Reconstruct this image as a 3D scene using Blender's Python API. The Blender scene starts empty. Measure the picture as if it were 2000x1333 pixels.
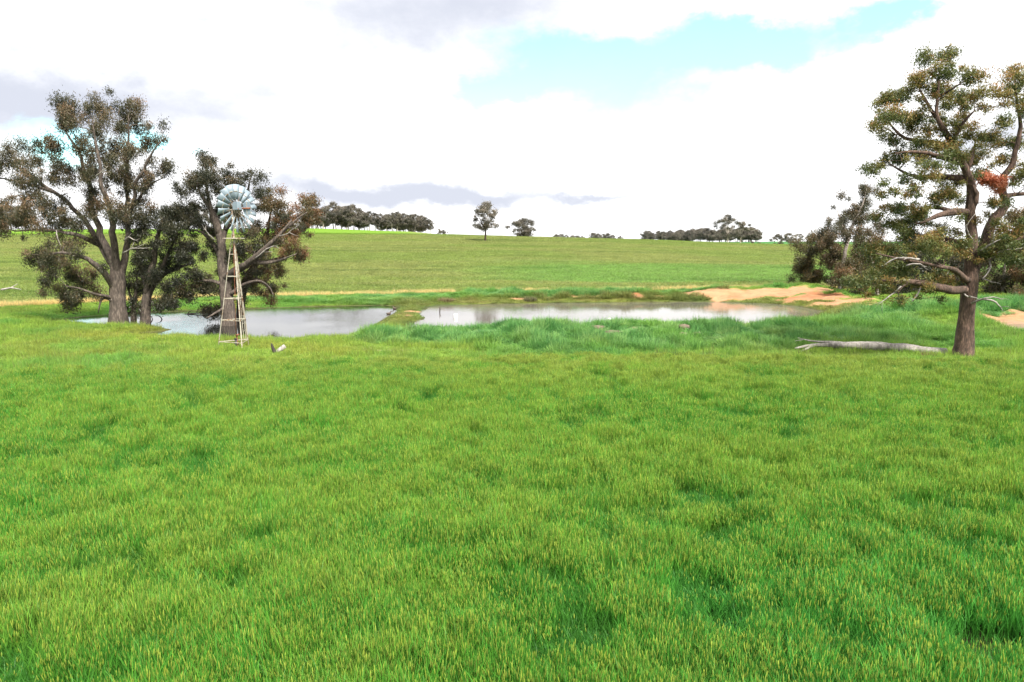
import bpy, math, random
import numpy as np
from mathutils import Vector, noise as mnoise

rng = np.random.default_rng(11)
random.seed(11)
SC = bpy.context.scene
COL = SC.collection

# ------------------------------------------------------------------ camera
F = 1333.0                       # focal length in photo pixels (24 mm on 36 mm)
CAM_H = 6.5
PITCH = math.atan(186.5 / F)     # true horizon near photo row 480
cp, sp = math.cos(PITCH), math.sin(PITCH)
cam_d = bpy.data.cameras.new('camera')
cam_d.lens = 24.0
cam_d.sensor_width = 36.0
cam_d.clip_start = 0.1
cam_d.clip_end = 12000
cam = bpy.data.objects.new('camera', cam_d)
COL.objects.link(cam)
cam.location = (0, 0, CAM_H)
cam.rotation_euler = (math.pi / 2 - PITCH, 0, 0)
SC.camera = cam

def ray(px, py):
    u = (px - 1000.0) / F
    v = (666.5 - py) / F
    return (u, cp + v * sp, -sp + v * cp)
def P(px, py, D):                # point on that sight line at forward distance D
    dx, dy, dz = ray(px, py)
    k = D / dy
    return np.array((dx * k, D, CAM_H + dz * k))
def G(px, py, z=0.0):            # point where that sight line meets height z
    dx, dy, dz = ray(px, py)
    k = (z - CAM_H) / dz
    return np.array((dx * k, dy * k, z))

# ------------------------------------------------------------------ sky + sun
SUN_EL, SUN_AZ = 52.0, 150.0     # degrees; azimuth clockwise from +Y (behind the camera, to the right)
SKY_STRENGTH = 0.15
CLOUD = 4.7                      # cloud radiance before the background strength
world = bpy.data.worlds.new('World')
SC.world = world
world.use_nodes = True
def build_sky():
    nt = world.node_tree
    N, L = nt.nodes, nt.links
    N.clear()
    out = N.new('ShaderNodeOutputWorld')
    bg = N.new('ShaderNodeBackground')
    bg.inputs['Strength'].default_value = SKY_STRENGTH
    L.new(bg.outputs[0], out.inputs[0])
    sky = N.new('ShaderNodeTexSky')
    sky.sky_type = 'NISHITA'
    sky.sun_disc = False
    sky.sun_elevation = math.radians(SUN_EL)
    sky.sun_rotation = math.radians(SUN_AZ)
    sky.air_density = 1.0
    sky.dust_density = 0.6
    tc = N.new('ShaderNodeTexCoord')
    def m(op, a, b=None, c=None):
        n = N.new('ShaderNodeMath'); n.operation = op
        for i, s in enumerate((a, b, c)):
            if s is None: continue
            if isinstance(s, (int, float)): n.inputs[i].default_value = s
            else: L.new(s, n.inputs[i])
        return n.outputs[0]
    def noise(scale, detail, rough, off=(0, 0, 0), sc=(1, 1, 1)):
        mp = N.new('ShaderNodeMapping')
        mp.inputs['Location'].default_value = off
        mp.inputs['Scale'].default_value = sc
        L.new(tc.outputs['Generated'], mp.inputs[0])
        n = N.new('ShaderNodeTexNoise')
        n.inputs['Scale'].default_value = scale
        n.inputs['Detail'].default_value = detail
        n.inputs['Roughness'].default_value = rough
        L.new(mp.outputs[0], n.inputs['Vector'])
        return n.outputs['Fac']
    sep = N.new('ShaderNodeSeparateXYZ')
    L.new(tc.outputs['Generated'], sep.inputs[0])
    az = m('ARCTAN2', sep.outputs[0], sep.outputs[1])
    el = m('ARCSINE', sep.outputs[2])
    w1 = noise(7.0, 7, 0.6, (3, 1, 2), (1, 1, 1.6))
    w2 = noise(7.0, 7, 0.6, (9, 5, 4), (1, 1, 1.6))
    azw = m('ADD', az, m('MULTIPLY', m('SUBTRACT', w1, 0.5), 0.20))
    elw = m('ADD', el, m('MULTIPLY', m('SUBTRACT', w2, 0.5), 0.10))
    def blobs(lst):
        tot = None
        for (px, py, rx, ry, wgt) in lst:
            d = ray(px, py)
            a0 = math.atan2(d[0], d[1])
            e0 = math.asin(d[2] / math.sqrt(d[0]**2 + d[1]**2 + d[2]**2))
            k = math.cos(a0) ** 2
            p = m('POWER', m('DIVIDE', m('SUBTRACT', azw, a0), rx / F * max(k, .55)), 2.0)
            q = m('POWER', m('DIVIDE', m('SUBTRACT', elw, e0), ry / F * max(k, .55)), 2.0)
            g = m('MULTIPLY', m('EXPONENT', m('MULTIPLY', m('ADD', p, q), -1.0)), wgt)
            tot = g if tot is None else m('ADD', tot, g)
        return tot
    def smooth(v, a, b):
        n = N.new('ShaderNodeMapRange'); n.interpolation_type = 'SMOOTHSTEP'
        n.inputs['From Min'].default_value = a; n.inputs['From Max'].default_value = b
        L.new(v, n.inputs['Value'])
        return n.outputs[0]
    blue = blobs([(1120, 112, 165, 46, 1.25), (1490, 78, 175, 40, 1.25), (945, 178, 70, 24, .95), (1725, 25, 55, 30, .8),
                  (1210, 190, 220, 60, .62), (85, 262, 110, 50, .85), (335, 268, 80, 26, .8), (415, 48, 40, 12, .45)])
    fine = noise(22.0, 8, 0.62, (1, 7, 3), (1, 1, 1.8))
    big = noise(3.1, 5, 0.55, (4.2, 2.0, 7.7), (1, 1, 2.2))
    open_all = smooth(big, 0.66, 0.80)                    # the same broken cover over the whole sky
    bsum = m('ADD', m('ADD', blue, m('MULTIPLY', m('SUBTRACT', fine, 0.5), 0.55)), m('MULTIPLY', open_all, 0.8))
    bmask = m('MULTIPLY', smooth(bsum, 0.12, 0.85), .93)
    grey = blobs([(830, 25, 300, 95, 1.0), (690, 372, 190, 26, 1.15), (900, 388, 160, 20, 1.1), (1155, 384, 85, 10, .9),
                  (40, 180, 240, 90, .95), (300, 210, 240, 50, .6), (560, 190, 150, 60, .45), (1900, 285, 110, 34, .8), (1620, 300, 140, 30, .5), (1060, 300, 200, 40, .25),
                  (1300, 165, 120, 45, .45)])
    gsum = m('ADD', m('ADD', grey, m('MULTIPLY', m('SUBTRACT', fine, 0.5), 0.55)), m('MULTIPLY', m('SUBTRACT', big, 0.55), 1.0))
    gmask = smooth(gsum, -0.25, 1.0)
    rmp = N.new('ShaderNodeMix'); rmp.data_type = 'RGBA'
    rmp.inputs['A'].default_value = (CLOUD, CLOUD, CLOUD, 1)
    rmp.inputs['B'].default_value = (CLOUD * .50, CLOUD * .525, CLOUD * .60, 1)
    L.new(gmask, rmp.inputs['Factor'])
    mix = N.new('ShaderNodeMix'); mix.data_type = 'RGBA'
    L.new(bmask, mix.inputs['Factor'])
    L.new(rmp.outputs['Result'], mix.inputs['A'])
    tint = N.new('ShaderNodeMix'); tint.data_type = 'RGBA'; tint.blend_type = 'MULTIPLY'
    tint.inputs['Factor'].default_value = 1.0
    tint.inputs['B'].default_value = (.95, 1.4, 1.2, 1)
    L.new(sky.outputs[0], tint.inputs['A'])
    L.new(tint.outputs['Result'], mix.inputs['B'])
    L.new(mix.outputs['Result'], bg.inputs['Color'])
build_sky()
sun_d = bpy.data.lights.new('sun', 'SUN')
sun_d.energy = 4.8
sun_d.angle = math.radians(14)
sun_d.color = (1.0, 0.95, 0.87)
sun = bpy.data.objects.new('sun', sun_d)
COL.objects.link(sun)
a_, e_ = math.radians(SUN_AZ), math.radians(SUN_EL)
sdir = Vector((math.sin(a_) * math.cos(e_), math.cos(a_) * math.cos(e_), math.sin(e_)))
sun.rotation_euler = sdir.to_track_quat('Z', 'Y').to_euler()
sun.location = (20, -30, 60)
SC.view_settings.view_transform = 'Standard'
SC.view_settings.look = 'None'
SC.view_settings.gamma = 1.0
SC.view_settings.exposure = 1.1
SC.render.engine = 'CYCLES'
cy = SC.cycles
cy.use_denoising = True
cy.use_adaptive_sampling = True
cy.adaptive_threshold = 0.025
cy.max_bounces = 5
cy.diffuse_bounces = 3
cy.glossy_bounces = 2
cy.transmission_bounces = 3
cy.transparent_max_bounces = 4
cy.caustics_reflective = False
cy.caustics_refractive = False

# ------------------------------------------------------------------ helpers
def vnoise(x, y, seed=0):
    x = np.asarray(x, float); y = np.asarray(y, float)
    xi = np.floor(x).astype(np.int64); yi = np.floor(y).astype(np.int64)
    fx = x - xi; fy = y - yi
    fx = fx * fx * (3 - 2 * fx); fy = fy * fy * (3 - 2 * fy)
    def h(a, b):
        n = (a * 374761393 + b * 668265263 + seed * 974711) & 0x7fffffff
        n = ((n ^ (n >> 13)) * 1274126177) & 0x7fffffff
        return ((n ^ (n >> 16)) & 0xffff) / 65535.0
    return ((h(xi, yi) * (1 - fx) + h(xi + 1, yi) * fx) * (1 - fy) + (h(xi, yi + 1) * (1 - fx) + h(xi + 1, yi + 1) * fx) * fy)
def fbm(x, y, s, seed=0, oct=4):
    t = 0; a = .5; tot = 0; x = np.asarray(x, float) / s; y = np.asarray(y, float) / s
    for o in range(oct):
        t = t + a * vnoise(x, y, seed + 17 * o); tot += a
        x = x * 2.03 + 5.1; y = y * 2.03 + 1.7; a *= .5
    return t / tot
def sstep(a, b, x):
    t = np.clip((np.asarray(x, float) - a) / (b - a), 0, 1)
    return t * t * (3 - 2 * t)
def mix3(c0, c1, w):
    w = np.asarray(w)[..., None]
    return np.asarray(c0) * (1 - w) + np.asarray(c1) * w

def np_mesh(name, verts, faces):
    """faces: (N,k) int array, all the same size"""
    me = bpy.data.meshes.new(name)
    verts = np.asarray(verts, np.float32); faces = np.asarray(faces, np.int32)
    n, k = faces.shape
    me.vertices.add(len(verts)); me.vertices.foreach_set('co', verts.ravel())
    me.loops.add(n * k); me.loops.foreach_set('vertex_index', faces.ravel())
    me.polygons.add(n); me.polygons.foreach_set('loop_start', np.arange(0, n * k, k, dtype=np.int32))
    me.update(calc_edges=True)
    return me
def smooth_all(me):
    me.polygons.foreach_set('use_smooth', np.ones(len(me.polygons), bool))
def attr(me, name, kind, dom, vals):
    a = me.attributes.new(name, kind, dom)
    if kind == 'FLOAT': a.data.foreach_set('value', np.asarray(vals, np.float32).ravel())
    elif kind == 'INT': a.data.foreach_set('value', np.asarray(vals, np.int32).ravel())
    elif kind == 'FLOAT_VECTOR': a.data.foreach_set('vector', np.asarray(vals, np.float32).ravel())
    elif kind == 'FLOAT_COLOR':
        v = np.asarray(vals, np.float32)
        if v.shape[1] == 3: v = np.concatenate([v, np.ones((len(v), 1), np.float32)], 1)
        a.data.foreach_set('color', v.ravel())
def obj(name, me, mat=None, parent=None, label=None, cat=None, group=None, kind=None, loc=None):
    o = bpy.data.objects.new(name, me)
    COL.objects.link(o)
    if mat is not None and me is not None and not me.materials: me.materials.append(mat)
    if parent is not None: o.parent = parent
    if loc is not None: o.location = loc
    tag(o, label, cat, group, kind)
    return o
def tag(o, label=None, cat=None, group=None, kind=None):
    if label: o['label'] = label
    if cat: o['category'] = cat
    if group: o['group'] = group
    if kind: o['kind'] = kind
def empty(name, loc, label=None, cat=None, group=None):
    o = bpy.data.objects.new(name, None)
    o.empty_display_size = .3
    COL.objects.link(o); o.location = loc
    tag(o, label, cat, group)
    return o

class MB:
    """mesh collector for tubes, boxes and loose polygons (tri/quad)"""
    def __init__(s): s.v = []; s.f = []
    def tube(s, pts, rad, sides=6, wob=0.0, cap=True, seed=0):
        pts = np.asarray(pts, float); n = len(pts)
        rad = np.broadcast_to(np.asarray(rad, float), (n,))
        tan = np.gradient(pts, axis=0); tan /= np.linalg.norm(tan, axis=1)[:, None] + 1e-9
        ref = np.array((1.0, .13, .07)) if abs(tan[0][0]) < .8 else np.array((.1, 1.0, .05))
        b0 = len(s.v); ang = np.arange(sides) * 2 * math.pi / sides
        for i in range(n):
            t = tan[i]; ref = ref - t * ref.dot(t); ref /= np.linalg.norm(ref) + 1e-9
            bn = np.cross(t, ref)
            r = rad[i]
            rr = r * (1 + wob * (vnoise(np.cos(ang) * 1.7 + seed * 3.1 + 20, np.sin(ang) * 1.7 + i * .35 + 30, 5) - .5) * 2) if wob else np.full(sides, r)
            ring = pts[i] + np.outer(np.cos(ang) * rr, ref) + np.outer(np.sin(ang) * rr, bn)
            s.v.extend(ring.tolist())
        for i in range(n - 1):
            for k in range(sides):
                k2 = (k + 1) % sides
                s.f.append((b0 + i * sides + k, b0 + i * sides + k2, b0 + (i + 1) * sides + k2, b0 + (i + 1) * sides + k))
        if cap:
            s.f.append(tuple(b0 + k for k in range(sides))[::-1])
            s.f.append(tuple(b0 + (n - 1) * sides + k for k in range(sides)))
    def box(s, c, half, ax=None):
        c = np.asarray(c, float)
        ax = np.eye(3) if ax is None else np.asarray(ax, float)
        b0 = len(s.v)
        for sx in (-1, 1):
            for sy in (-1, 1):
                for sz in (-1, 1):
                    s.v.append((c + ax[0] * half[0] * sx + ax[1] * half[1] * sy + ax[2] * half[2] * sz).tolist())
        for f in ((0, 1, 3, 2), (4, 6, 7, 5), (0, 4, 5, 1), (2, 3, 7, 6), (0, 2, 6, 4), (1, 5, 7, 3)):
            s.f.append(tuple(b0 + i for i in f))
    def mesh(s, name, smooth=False):
        me = bpy.data.meshes.new(name)
        me.from_pydata(s.v, [], s.f); me.update()
        if smooth: smooth_all(me)
        return me

# ------------------------------------------------------------------ materials
def nmat(name):
    m = bpy.data.materials.new(name); m.use_nodes = True
    nt = m.node_tree; b = nt.nodes['Principled BSDF']
    return m, nt, nt.nodes, nt.links, b
def add_noise(N, L, scale, detail=4, rough=.55, vec=None, sc=None):
    n = N.new('ShaderNodeTexNoise')
    n.inputs['Scale'].default_value = scale; n.inputs['Detail'].default_value = detail; n.inputs['Roughness'].default_value = rough
    if vec is None:
        tc = N.new('ShaderNodeTexCoord'); vec = tc.outputs['Object']
    if sc is not None:
        mp = N.new('ShaderNodeMapping'); mp.inputs['Scale'].default_value = sc
        L.new(vec, mp.inputs[0]); vec = mp.outputs[0]
    L.new(vec, n.inputs['Vector'])
    return n
def ramp(N, L, fac, stops):
    r = N.new('ShaderNodeValToRGB')
    el = r.color_ramp.elements
    while len(el) < len(stops): el.new(.5)
    for e, (p, c) in zip(el, stops):
        e.position = p; e.color = (*c, 1) if len(c) == 3 else c
    L.new(fac, r.inputs[0])
    return r
def mixc(N, L, blend, fac, a, b):
    n = N.new('ShaderNodeMix'); n.data_type = 'RGBA'; n.blend_type = blend
    for s, v in (('Factor', fac), ('A', a), ('B', b)):
        if isinstance(v, (int, float)): n.inputs[s].default_value = v
        elif isinstance(v, tuple): n.inputs[s].default_value = (*v, 1)
        else: L.new(v, n.inputs[s])
    return n.outputs['Result']

def mat_bark(name, stops, scale=3.0, bump=.6):
    m, nt, N, L, b = nmat(name)
    geo = N.new('ShaderNodeNewGeometry')
    n1 = add_noise(N, L, scale, 6, .65, geo.outputs['Position'], (1.6, 1.6, .35))
    n2 = add_noise(N, L, scale * .25, 3, .5, geo.outputs['Position'])
    r = ramp(N, L, n1.outputs['Fac'], stops)
    c = mixc(N, L, 'MULTIPLY', .5, r.outputs[0], n2.outputs['Fac'])
    L.new(r.outputs[0], b.inputs['Base Color'])
    r2 = ramp(N, L, n2.outputs['Fac'], [(.3, (.62, .6, .58)), (.7, (1.25, 1.2, 1.15))])
    c = mixc(N, L, 'MULTIPLY', 1.0, r.outputs[0], r2.outputs[0])
    L.new(c, b.inputs['Base Color'])
    b.inputs['Roughness'].default_value = .9
    bp = N.new('ShaderNodeBump'); bp.inputs['Strength'].default_value = bump; bp.inputs['Distance'].default_value = .05
    L.new(n1.outputs['Fac'], bp.inputs['Height']); L.new(bp.outputs[0], b.inputs['Normal'])
    return m
def mat_leaf(name, stops, trans=.3):
    m = bpy.data.materials.new(name); m.use_nodes = True
    nt = m.node_tree; N, L = nt.nodes, nt.links; N.clear()
    out = N.new('ShaderNodeOutputMaterial')
    at = N.new('ShaderNodeAttribute'); at.attribute_name = 'tint'
    r = ramp(N, L, at.outputs['Fac'], stops)
    oi = N.new('ShaderNodeObjectInfo')
    rv = ramp(N, L, oi.outputs['Random'], [(0, (.8, .8, .82)), (1, (1.2, 1.15, 1.1))])
    c = mixc(N, L, 'MULTIPLY', 1.0, r.outputs[0], rv.outputs[0])
    p = N.new('ShaderNodeBsdfPrincipled'); L.new(c, p.inputs['Base Color'])
    p.inputs['Roughness'].default_value = .45; p.inputs['Specular IOR Level'].default_value = .35
    tr = N.new('ShaderNodeBsdfTranslucent'); L.new(c, tr.inputs['Color'])
    mx = N.new('ShaderNodeMixShader'); mx.inputs[0].default_value = trans
    L.new(p.outputs[0], mx.inputs[1]); L.new(tr.outputs[0], mx.inputs[2]); L.new(mx.outputs[0], out.inputs[0])
    return m
def mat_grass(name, ear=(.2, .22, .04)):
    m = bpy.data.materials.new(name); m.use_nodes = True
    nt = m.node_tree; N, L = nt.nodes, nt.links; N.clear()
    out = N.new('ShaderNodeOutputMaterial')
    ic = N.new('ShaderNodeAttribute'); ic.attribute_type = 'INSTANCER'; ic.attribute_name = 'col'
    ea = N.new('ShaderNodeAttribute'); ea.attribute_name = 'ear'
    sh = N.new('ShaderNodeAttribute'); sh.attribute_name = 'vary'
    c = mixc(N, L, 'MIX', ea.outputs['Fac'], ic.outputs['Color'], ear)
    rv = ramp(N, L, sh.outputs['Fac'], [(0, (.62, .7, .75)), (.5, (1, 1, 1)), (1, (1.4, 1.3, 1.2))])
    c = mixc(N, L, 'MULTIPLY', 1.0, c, rv.outputs[0])
    p = N.new('ShaderNodeBsdfPrincipled'); L.new(c, p.inputs['Base Color'])
    p.inputs['Roughness'].default_value = .5; p.inputs['Specular IOR Level'].default_value = .3
    tr = N.new('ShaderNodeBsdfTranslucent'); L.new(c, tr.inputs['Color'])
    mx = N.new('ShaderNodeMixShader'); mx.inputs[0].default_value = .45
    L.new(p.outputs[0], mx.inputs[1]); L.new(tr.outputs[0], mx.inputs[2]); L.new(mx.outputs[0], out.inputs[0])
    return m
def mat_plain(name, col, rough=.6, metal=0.0, var=.25, scale=6.0, second=None, thr=(.5, .62), bump=0):
    m, nt, N, L, b = nmat(name)
    geo = N.new('ShaderNodeNewGeometry')
    n1 = add_noise(N, L, scale, 5, .6, geo.outputs['Position'])
    r = ramp(N, L, n1.outputs['Fac'], [(.25, tuple(x * (1 - var) for x in col)), (.75, tuple(min(1, x * (1 + var)) for x in col))])
    c = r.outputs[0]
    if second:
        n2 = add_noise(N, L, scale * .6, 6, .7, geo.outputs['Position'], (1, 1.3, .8))
        r2 = ramp(N, L, n2.outputs['Fac'], [(thr[0], (0, 0, 0)), (thr[1], (1, 1, 1))])
        c = mixc(N, L, 'MIX', r2.outputs[0], c, second)
    L.new(c, b.inputs['Base Color'])
    b.inputs['Roughness'].default_value = rough; b.inputs['Metallic'].default_value = metal
    if bump:
        bp = N.new('ShaderNodeBump'); bp.inputs['Strength'].default_value = bump; bp.inputs['Distance'].default_value = .03
        L.new(n1.outputs['Fac'], bp.inputs['Height']); L.new(bp.outputs[0], b.inputs['Normal'])
    return m

M = {}
M['bark_gum'] = mat_bark('bark_gum', [(.3, (.022, .018, .015)), (.5, (.075, .06, .05)), (.72, (.19, .16, .135))], 6.0, 1.0)
M['bark_brown'] = mat_bark('bark_brown', [(.3, (.02, .014, .010)), (.5, (.07, .045, .032)), (.72, (.2, .13, .1))], 8.0, 1.0)
M['bark_pale'] = mat_bark('bark_pale', [(.25, (.2, .17, .15)), (.5, (.4, .36, .33)), (.75, (.55, .51, .48))], 1.2)
M['bark_far'] = mat_bark('bark_far', [(.25, (.13, .115, .105)), (.5, (.27, .24, .22)), (.75, (.42, .38, .35))], .8)
M['dead_wood'] = mat_bark('dead_wood', [(.3, (.10, .092, .085)), (.5, (.27, .255, .24)), (.72, (.42, .40, .38))], 5.0)
M['dark_wood'] = mat_bark('dark_wood', [(.25, (.012, .01, .009)), (.5, (.04, .033, .028)), (.8, (.1, .085, .075))], 5.0)
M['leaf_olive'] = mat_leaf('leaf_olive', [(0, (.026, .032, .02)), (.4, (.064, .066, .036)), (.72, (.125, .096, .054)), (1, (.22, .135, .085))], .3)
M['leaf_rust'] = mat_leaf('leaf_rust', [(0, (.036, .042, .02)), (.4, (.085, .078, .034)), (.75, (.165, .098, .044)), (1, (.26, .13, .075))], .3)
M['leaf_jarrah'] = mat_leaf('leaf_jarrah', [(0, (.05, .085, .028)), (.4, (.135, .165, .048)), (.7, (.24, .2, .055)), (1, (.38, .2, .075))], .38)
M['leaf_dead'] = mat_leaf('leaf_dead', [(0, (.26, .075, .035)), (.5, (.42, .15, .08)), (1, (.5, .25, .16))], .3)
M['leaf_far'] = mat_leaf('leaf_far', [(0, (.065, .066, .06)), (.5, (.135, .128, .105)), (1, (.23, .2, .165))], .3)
M['wheat'] = mat_grass('wheat', (.30, .40, .065))
M['grass'] = mat_grass('grass', (.22, .2, .08))
M['straw'] = mat_grass('straw', (.72, .58, .27))

def mat_ground():
    m, nt, N, L, b = nmat('ground_cover')
    at = N.new('ShaderNodeAttribute'); at.attribute_name = 'col'
    geo = N.new('ShaderNodeNewGeometry')
    n1 = add_noise(N, L, 1.1, 8, .7, geo.outputs['Position'], (.55, 1.0, 1.0))
    n2 = add_noise(N, L, .16, 6, .65, geo.outputs['Position'], (.5, 1.6, 1.0))
    r1 = ramp(N, L, n1.outputs['Fac'], [(.28, (.62, .66, .66)), (.5, (1, 1, 1)), (.75, (1.32, 1.26, 1.2))])
    r2 = ramp(N, L, n2.outputs['Fac'], [(.3, (.86, .92, .84)), (.5, (1, 1, 1)), (.72, (1.1, 1.04, 1.02))])
    c = mixc(N, L, 'MULTIPLY', 1.0, at.outputs['Color'], r1.outputs[0])
    c = mixc(N, L, 'MULTIPLY', 1.0, c, r2.outputs[0])
    L.new(c, b.inputs['Base Color'])
    b.inputs['Roughness'].default_value = .95; b.inputs['Specular IOR Level'].default_value = .1
    bp = N.new('ShaderNodeBump'); bp.inputs['Strength'].default_value = .7; bp.inputs['Distance'].default_value = .25
    L.new(n1.outputs['Fac'], bp.inputs['Height']); L.new(bp.outputs[0], b.inputs['Normal'])
    return m
M['ground'] = mat_ground()
def mat_water(name, base, wave, rough, strength):
    m, nt, N, L, b = nmat(name)
    b.inputs['Base Color'].default_value = (*base, 1)
    b.inputs['Roughness'].default_value = rough
    b.inputs['IOR'].default_value = 1.33
    b.inputs['Specular IOR Level'].default_value = .5
    geo = N.new('ShaderNodeNewGeometry')
    n1 = add_noise(N, L, wave, 3, .55, geo.outputs['Position'], (.5, 1.0, 1.0))
    n2 = add_noise(N, L, .09, 2, .5, geo.outputs['Position'])
    r = ramp(N, L, n2.outputs['Fac'], [(.38, (.25, .25, .25)), (.6, (1, 1, 1))])
    mm = mixc(N, L, 'MULTIPLY', 1.0, n1.outputs['Fac'], r.outputs[0])
    bp = N.new('ShaderNodeBump'); bp.inputs['Strength'].default_value = strength; bp.inputs['Distance'].default_value = .02
    L.new(mm, bp.inputs['Height']); L.new(bp.outputs[0], b.inputs['Normal'])
    return m
M['water_left'] = mat_water('water_left', (.016, .017, .015), 5.0, .03, .4)
M['water_right'] = mat_water('water_right', (.12, .108, .095), 4.0, .05, .42)

# ------------------------------------------------------------------ terrain
WL = -0.4
def shore(lst): return np.array([G(px, py, WL)[:2] for px, py in lst])
LEFT = shore([(118, 626), (160, 620), (215, 616), (320, 610), (420, 607), (540, 602), (660, 599), (740, 597), (776, 599), (770, 611), (750, 624),
              (722, 640), (690, 655), (640, 662), (560, 664), (480, 662), (430, 660), (370, 661), (322, 657), (285, 655), (240, 656), (270, 652.5),
              (312, 648.5), (338, 644), (290, 638), (215, 637), (150, 633)])
RIGHT = shore([(838, 601), (862, 597.5), (960, 595), (1100, 593), (1250, 591.5), (1400, 590.5), (1500, 594), (1555, 599), (1605, 608), (1590, 620),
               (1540, 632), (1400, 640), (1250, 645), (1100, 645), (1000, 646), (900, 648), (830, 651), (798, 648), (806, 632), (832, 622), (822, 612)])
def sdf(poly, X, Y):
    d = np.full(X.shape, 1e18); s = np.ones(X.shape)
    n = len(poly); j = n - 1
    for i in range(n):
        ex, ey = poly[j] - poly[i]
        wx = X - poly[i][0]; wy = Y - poly[i][1]
        t = np.clip((wx * ex + wy * ey) / (ex * ex + ey * ey), 0, 1)
        bx = wx - ex * t; by = wy - ey * t
        d = np.minimum(d, bx * bx + by * by)
        c1 = Y >= poly[i][1]; c2 = Y < poly[j][1]; c3 = ex * wy > ey * wx
        flip = (c1 & c2 & c3) | (~c1 & ~c2 & ~c3)
        s = np.where(flip, -s, s); j = i
    return s * np.sqrt(d)
def ridge_pts(lst, drop): return [(P(px, py + drop, D), sf, sb) for px, py, D, sf, sb in lst]
RIDGES = [ridge_pts([(790, 652, 50, 4, 2.5), (880, 645, 50, 5.5, 2.5), (960, 634, 50, 6, 2.5), (1040, 622, 50, 6.5, 2.6), (1150, 630, 50, 6.5, 2.6),
                     (1250, 622, 51, 6.5, 2.5), (1400, 631, 51, 6.5, 2.4), (1500, 631, 52, 6.5, 2.4), (1580, 632, 53, 6, 2.6), (1660, 624, 54, 7, 3),
                     (1750, 612, 56, 7, 4), (1832, 588, 58, 7, 6), (1885, 602, 58, 7, 6), (1940, 609, 59, 7, 7), (2080, 618, 60, 8, 8)], 13),
          ridge_pts([(700, 588, 86, 4, 4), (800, 580, 86, 4, 4), (1000, 571, 88, 4, 4), (1150, 574, 88, 3.5, 4), (1205, 566, 88, 4, 4), (1300, 572, 88, 4, 4),
                     (1380, 563, 88, 4, 4), (1470, 561, 90, 4.5, 4), (1555, 553, 92, 5, 5), (1640, 573, 83, 5, 6), (1720, 590, 73, 5, 6), (1790, 599, 65, 5, 6)], 3)]
def ridge_z(R, X, Y):
    best = np.full(X.shape, 1e18); Z = np.zeros(X.shape); g = np.zeros(X.shape)
    for (a, sfa, sba), (b, sfb, sbb) in zip(R[:-1], R[1:]):
        ex, ey = b[0] - a[0], b[1] - a[1]
        t = np.clip(((X - a[0]) * ex + (Y - a[1]) * ey) / (ex * ex + ey * ey), 0, 1)
        dx = X - a[0] - ex * t; dy = Y - a[1] - ey * t
        d2 = dx * dx + dy * dy
        side = (ex * (Y - a[1]) - ey * (X - a[0])) * (1 if ex > 0 else -1)   # >0 : far side
        if ex < 0: side = side
        sg = np.where(side > 0, sba + (sbb - sba) * t, sfa + (sfb - sfa) * t)
        gg = np.exp(-d2 / (sg * sg))
        up = d2 < best
        best = np.where(up, d2, best); Z = np.where(up, a[2] + (b[2] - a[2]) * t, Z); g = np.where(up, gg, g)
    return Z, g
T_EDGE = [-1.5, -.75, -.33, 0, .41, .8, 1.5]
D_EDGE = [70, 73, 87, 94, 100, 106, 110]
Z_EDGE = [0, .0, 0, .45, .75, 1.1, 1.1]
T_H = [-1.5, -.75, -.29, -.15, -.09, 0, .19, .41, .75, 1.5]
Z_H = {270: [10.5, 10.9, 11.1, 10.9, 10.6, 9.9, 8.9, 6.7, 6, 6],
       330: [13.8, 14.0, 14.7, 13.0, 11.2, 9.2, 8.2, 6.2, 6, 6],
       400: [14.3, 14.6, 15.0, 13.2, 10.0, 7.5, 7.6, 7.0, 7, 7],
       500: [12, 12, 12.3, 10.5, 8.5, 6.5, 8.2, 9.4, 9, 9],
       700: [8, 8, 7, 6, 5, 5, 9.0, 8.5, 7, 7],
       1200: [0, 0, 0, 0, 0, 0, 2, 2, 0, 0], 9000: [0] * 10}
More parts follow.
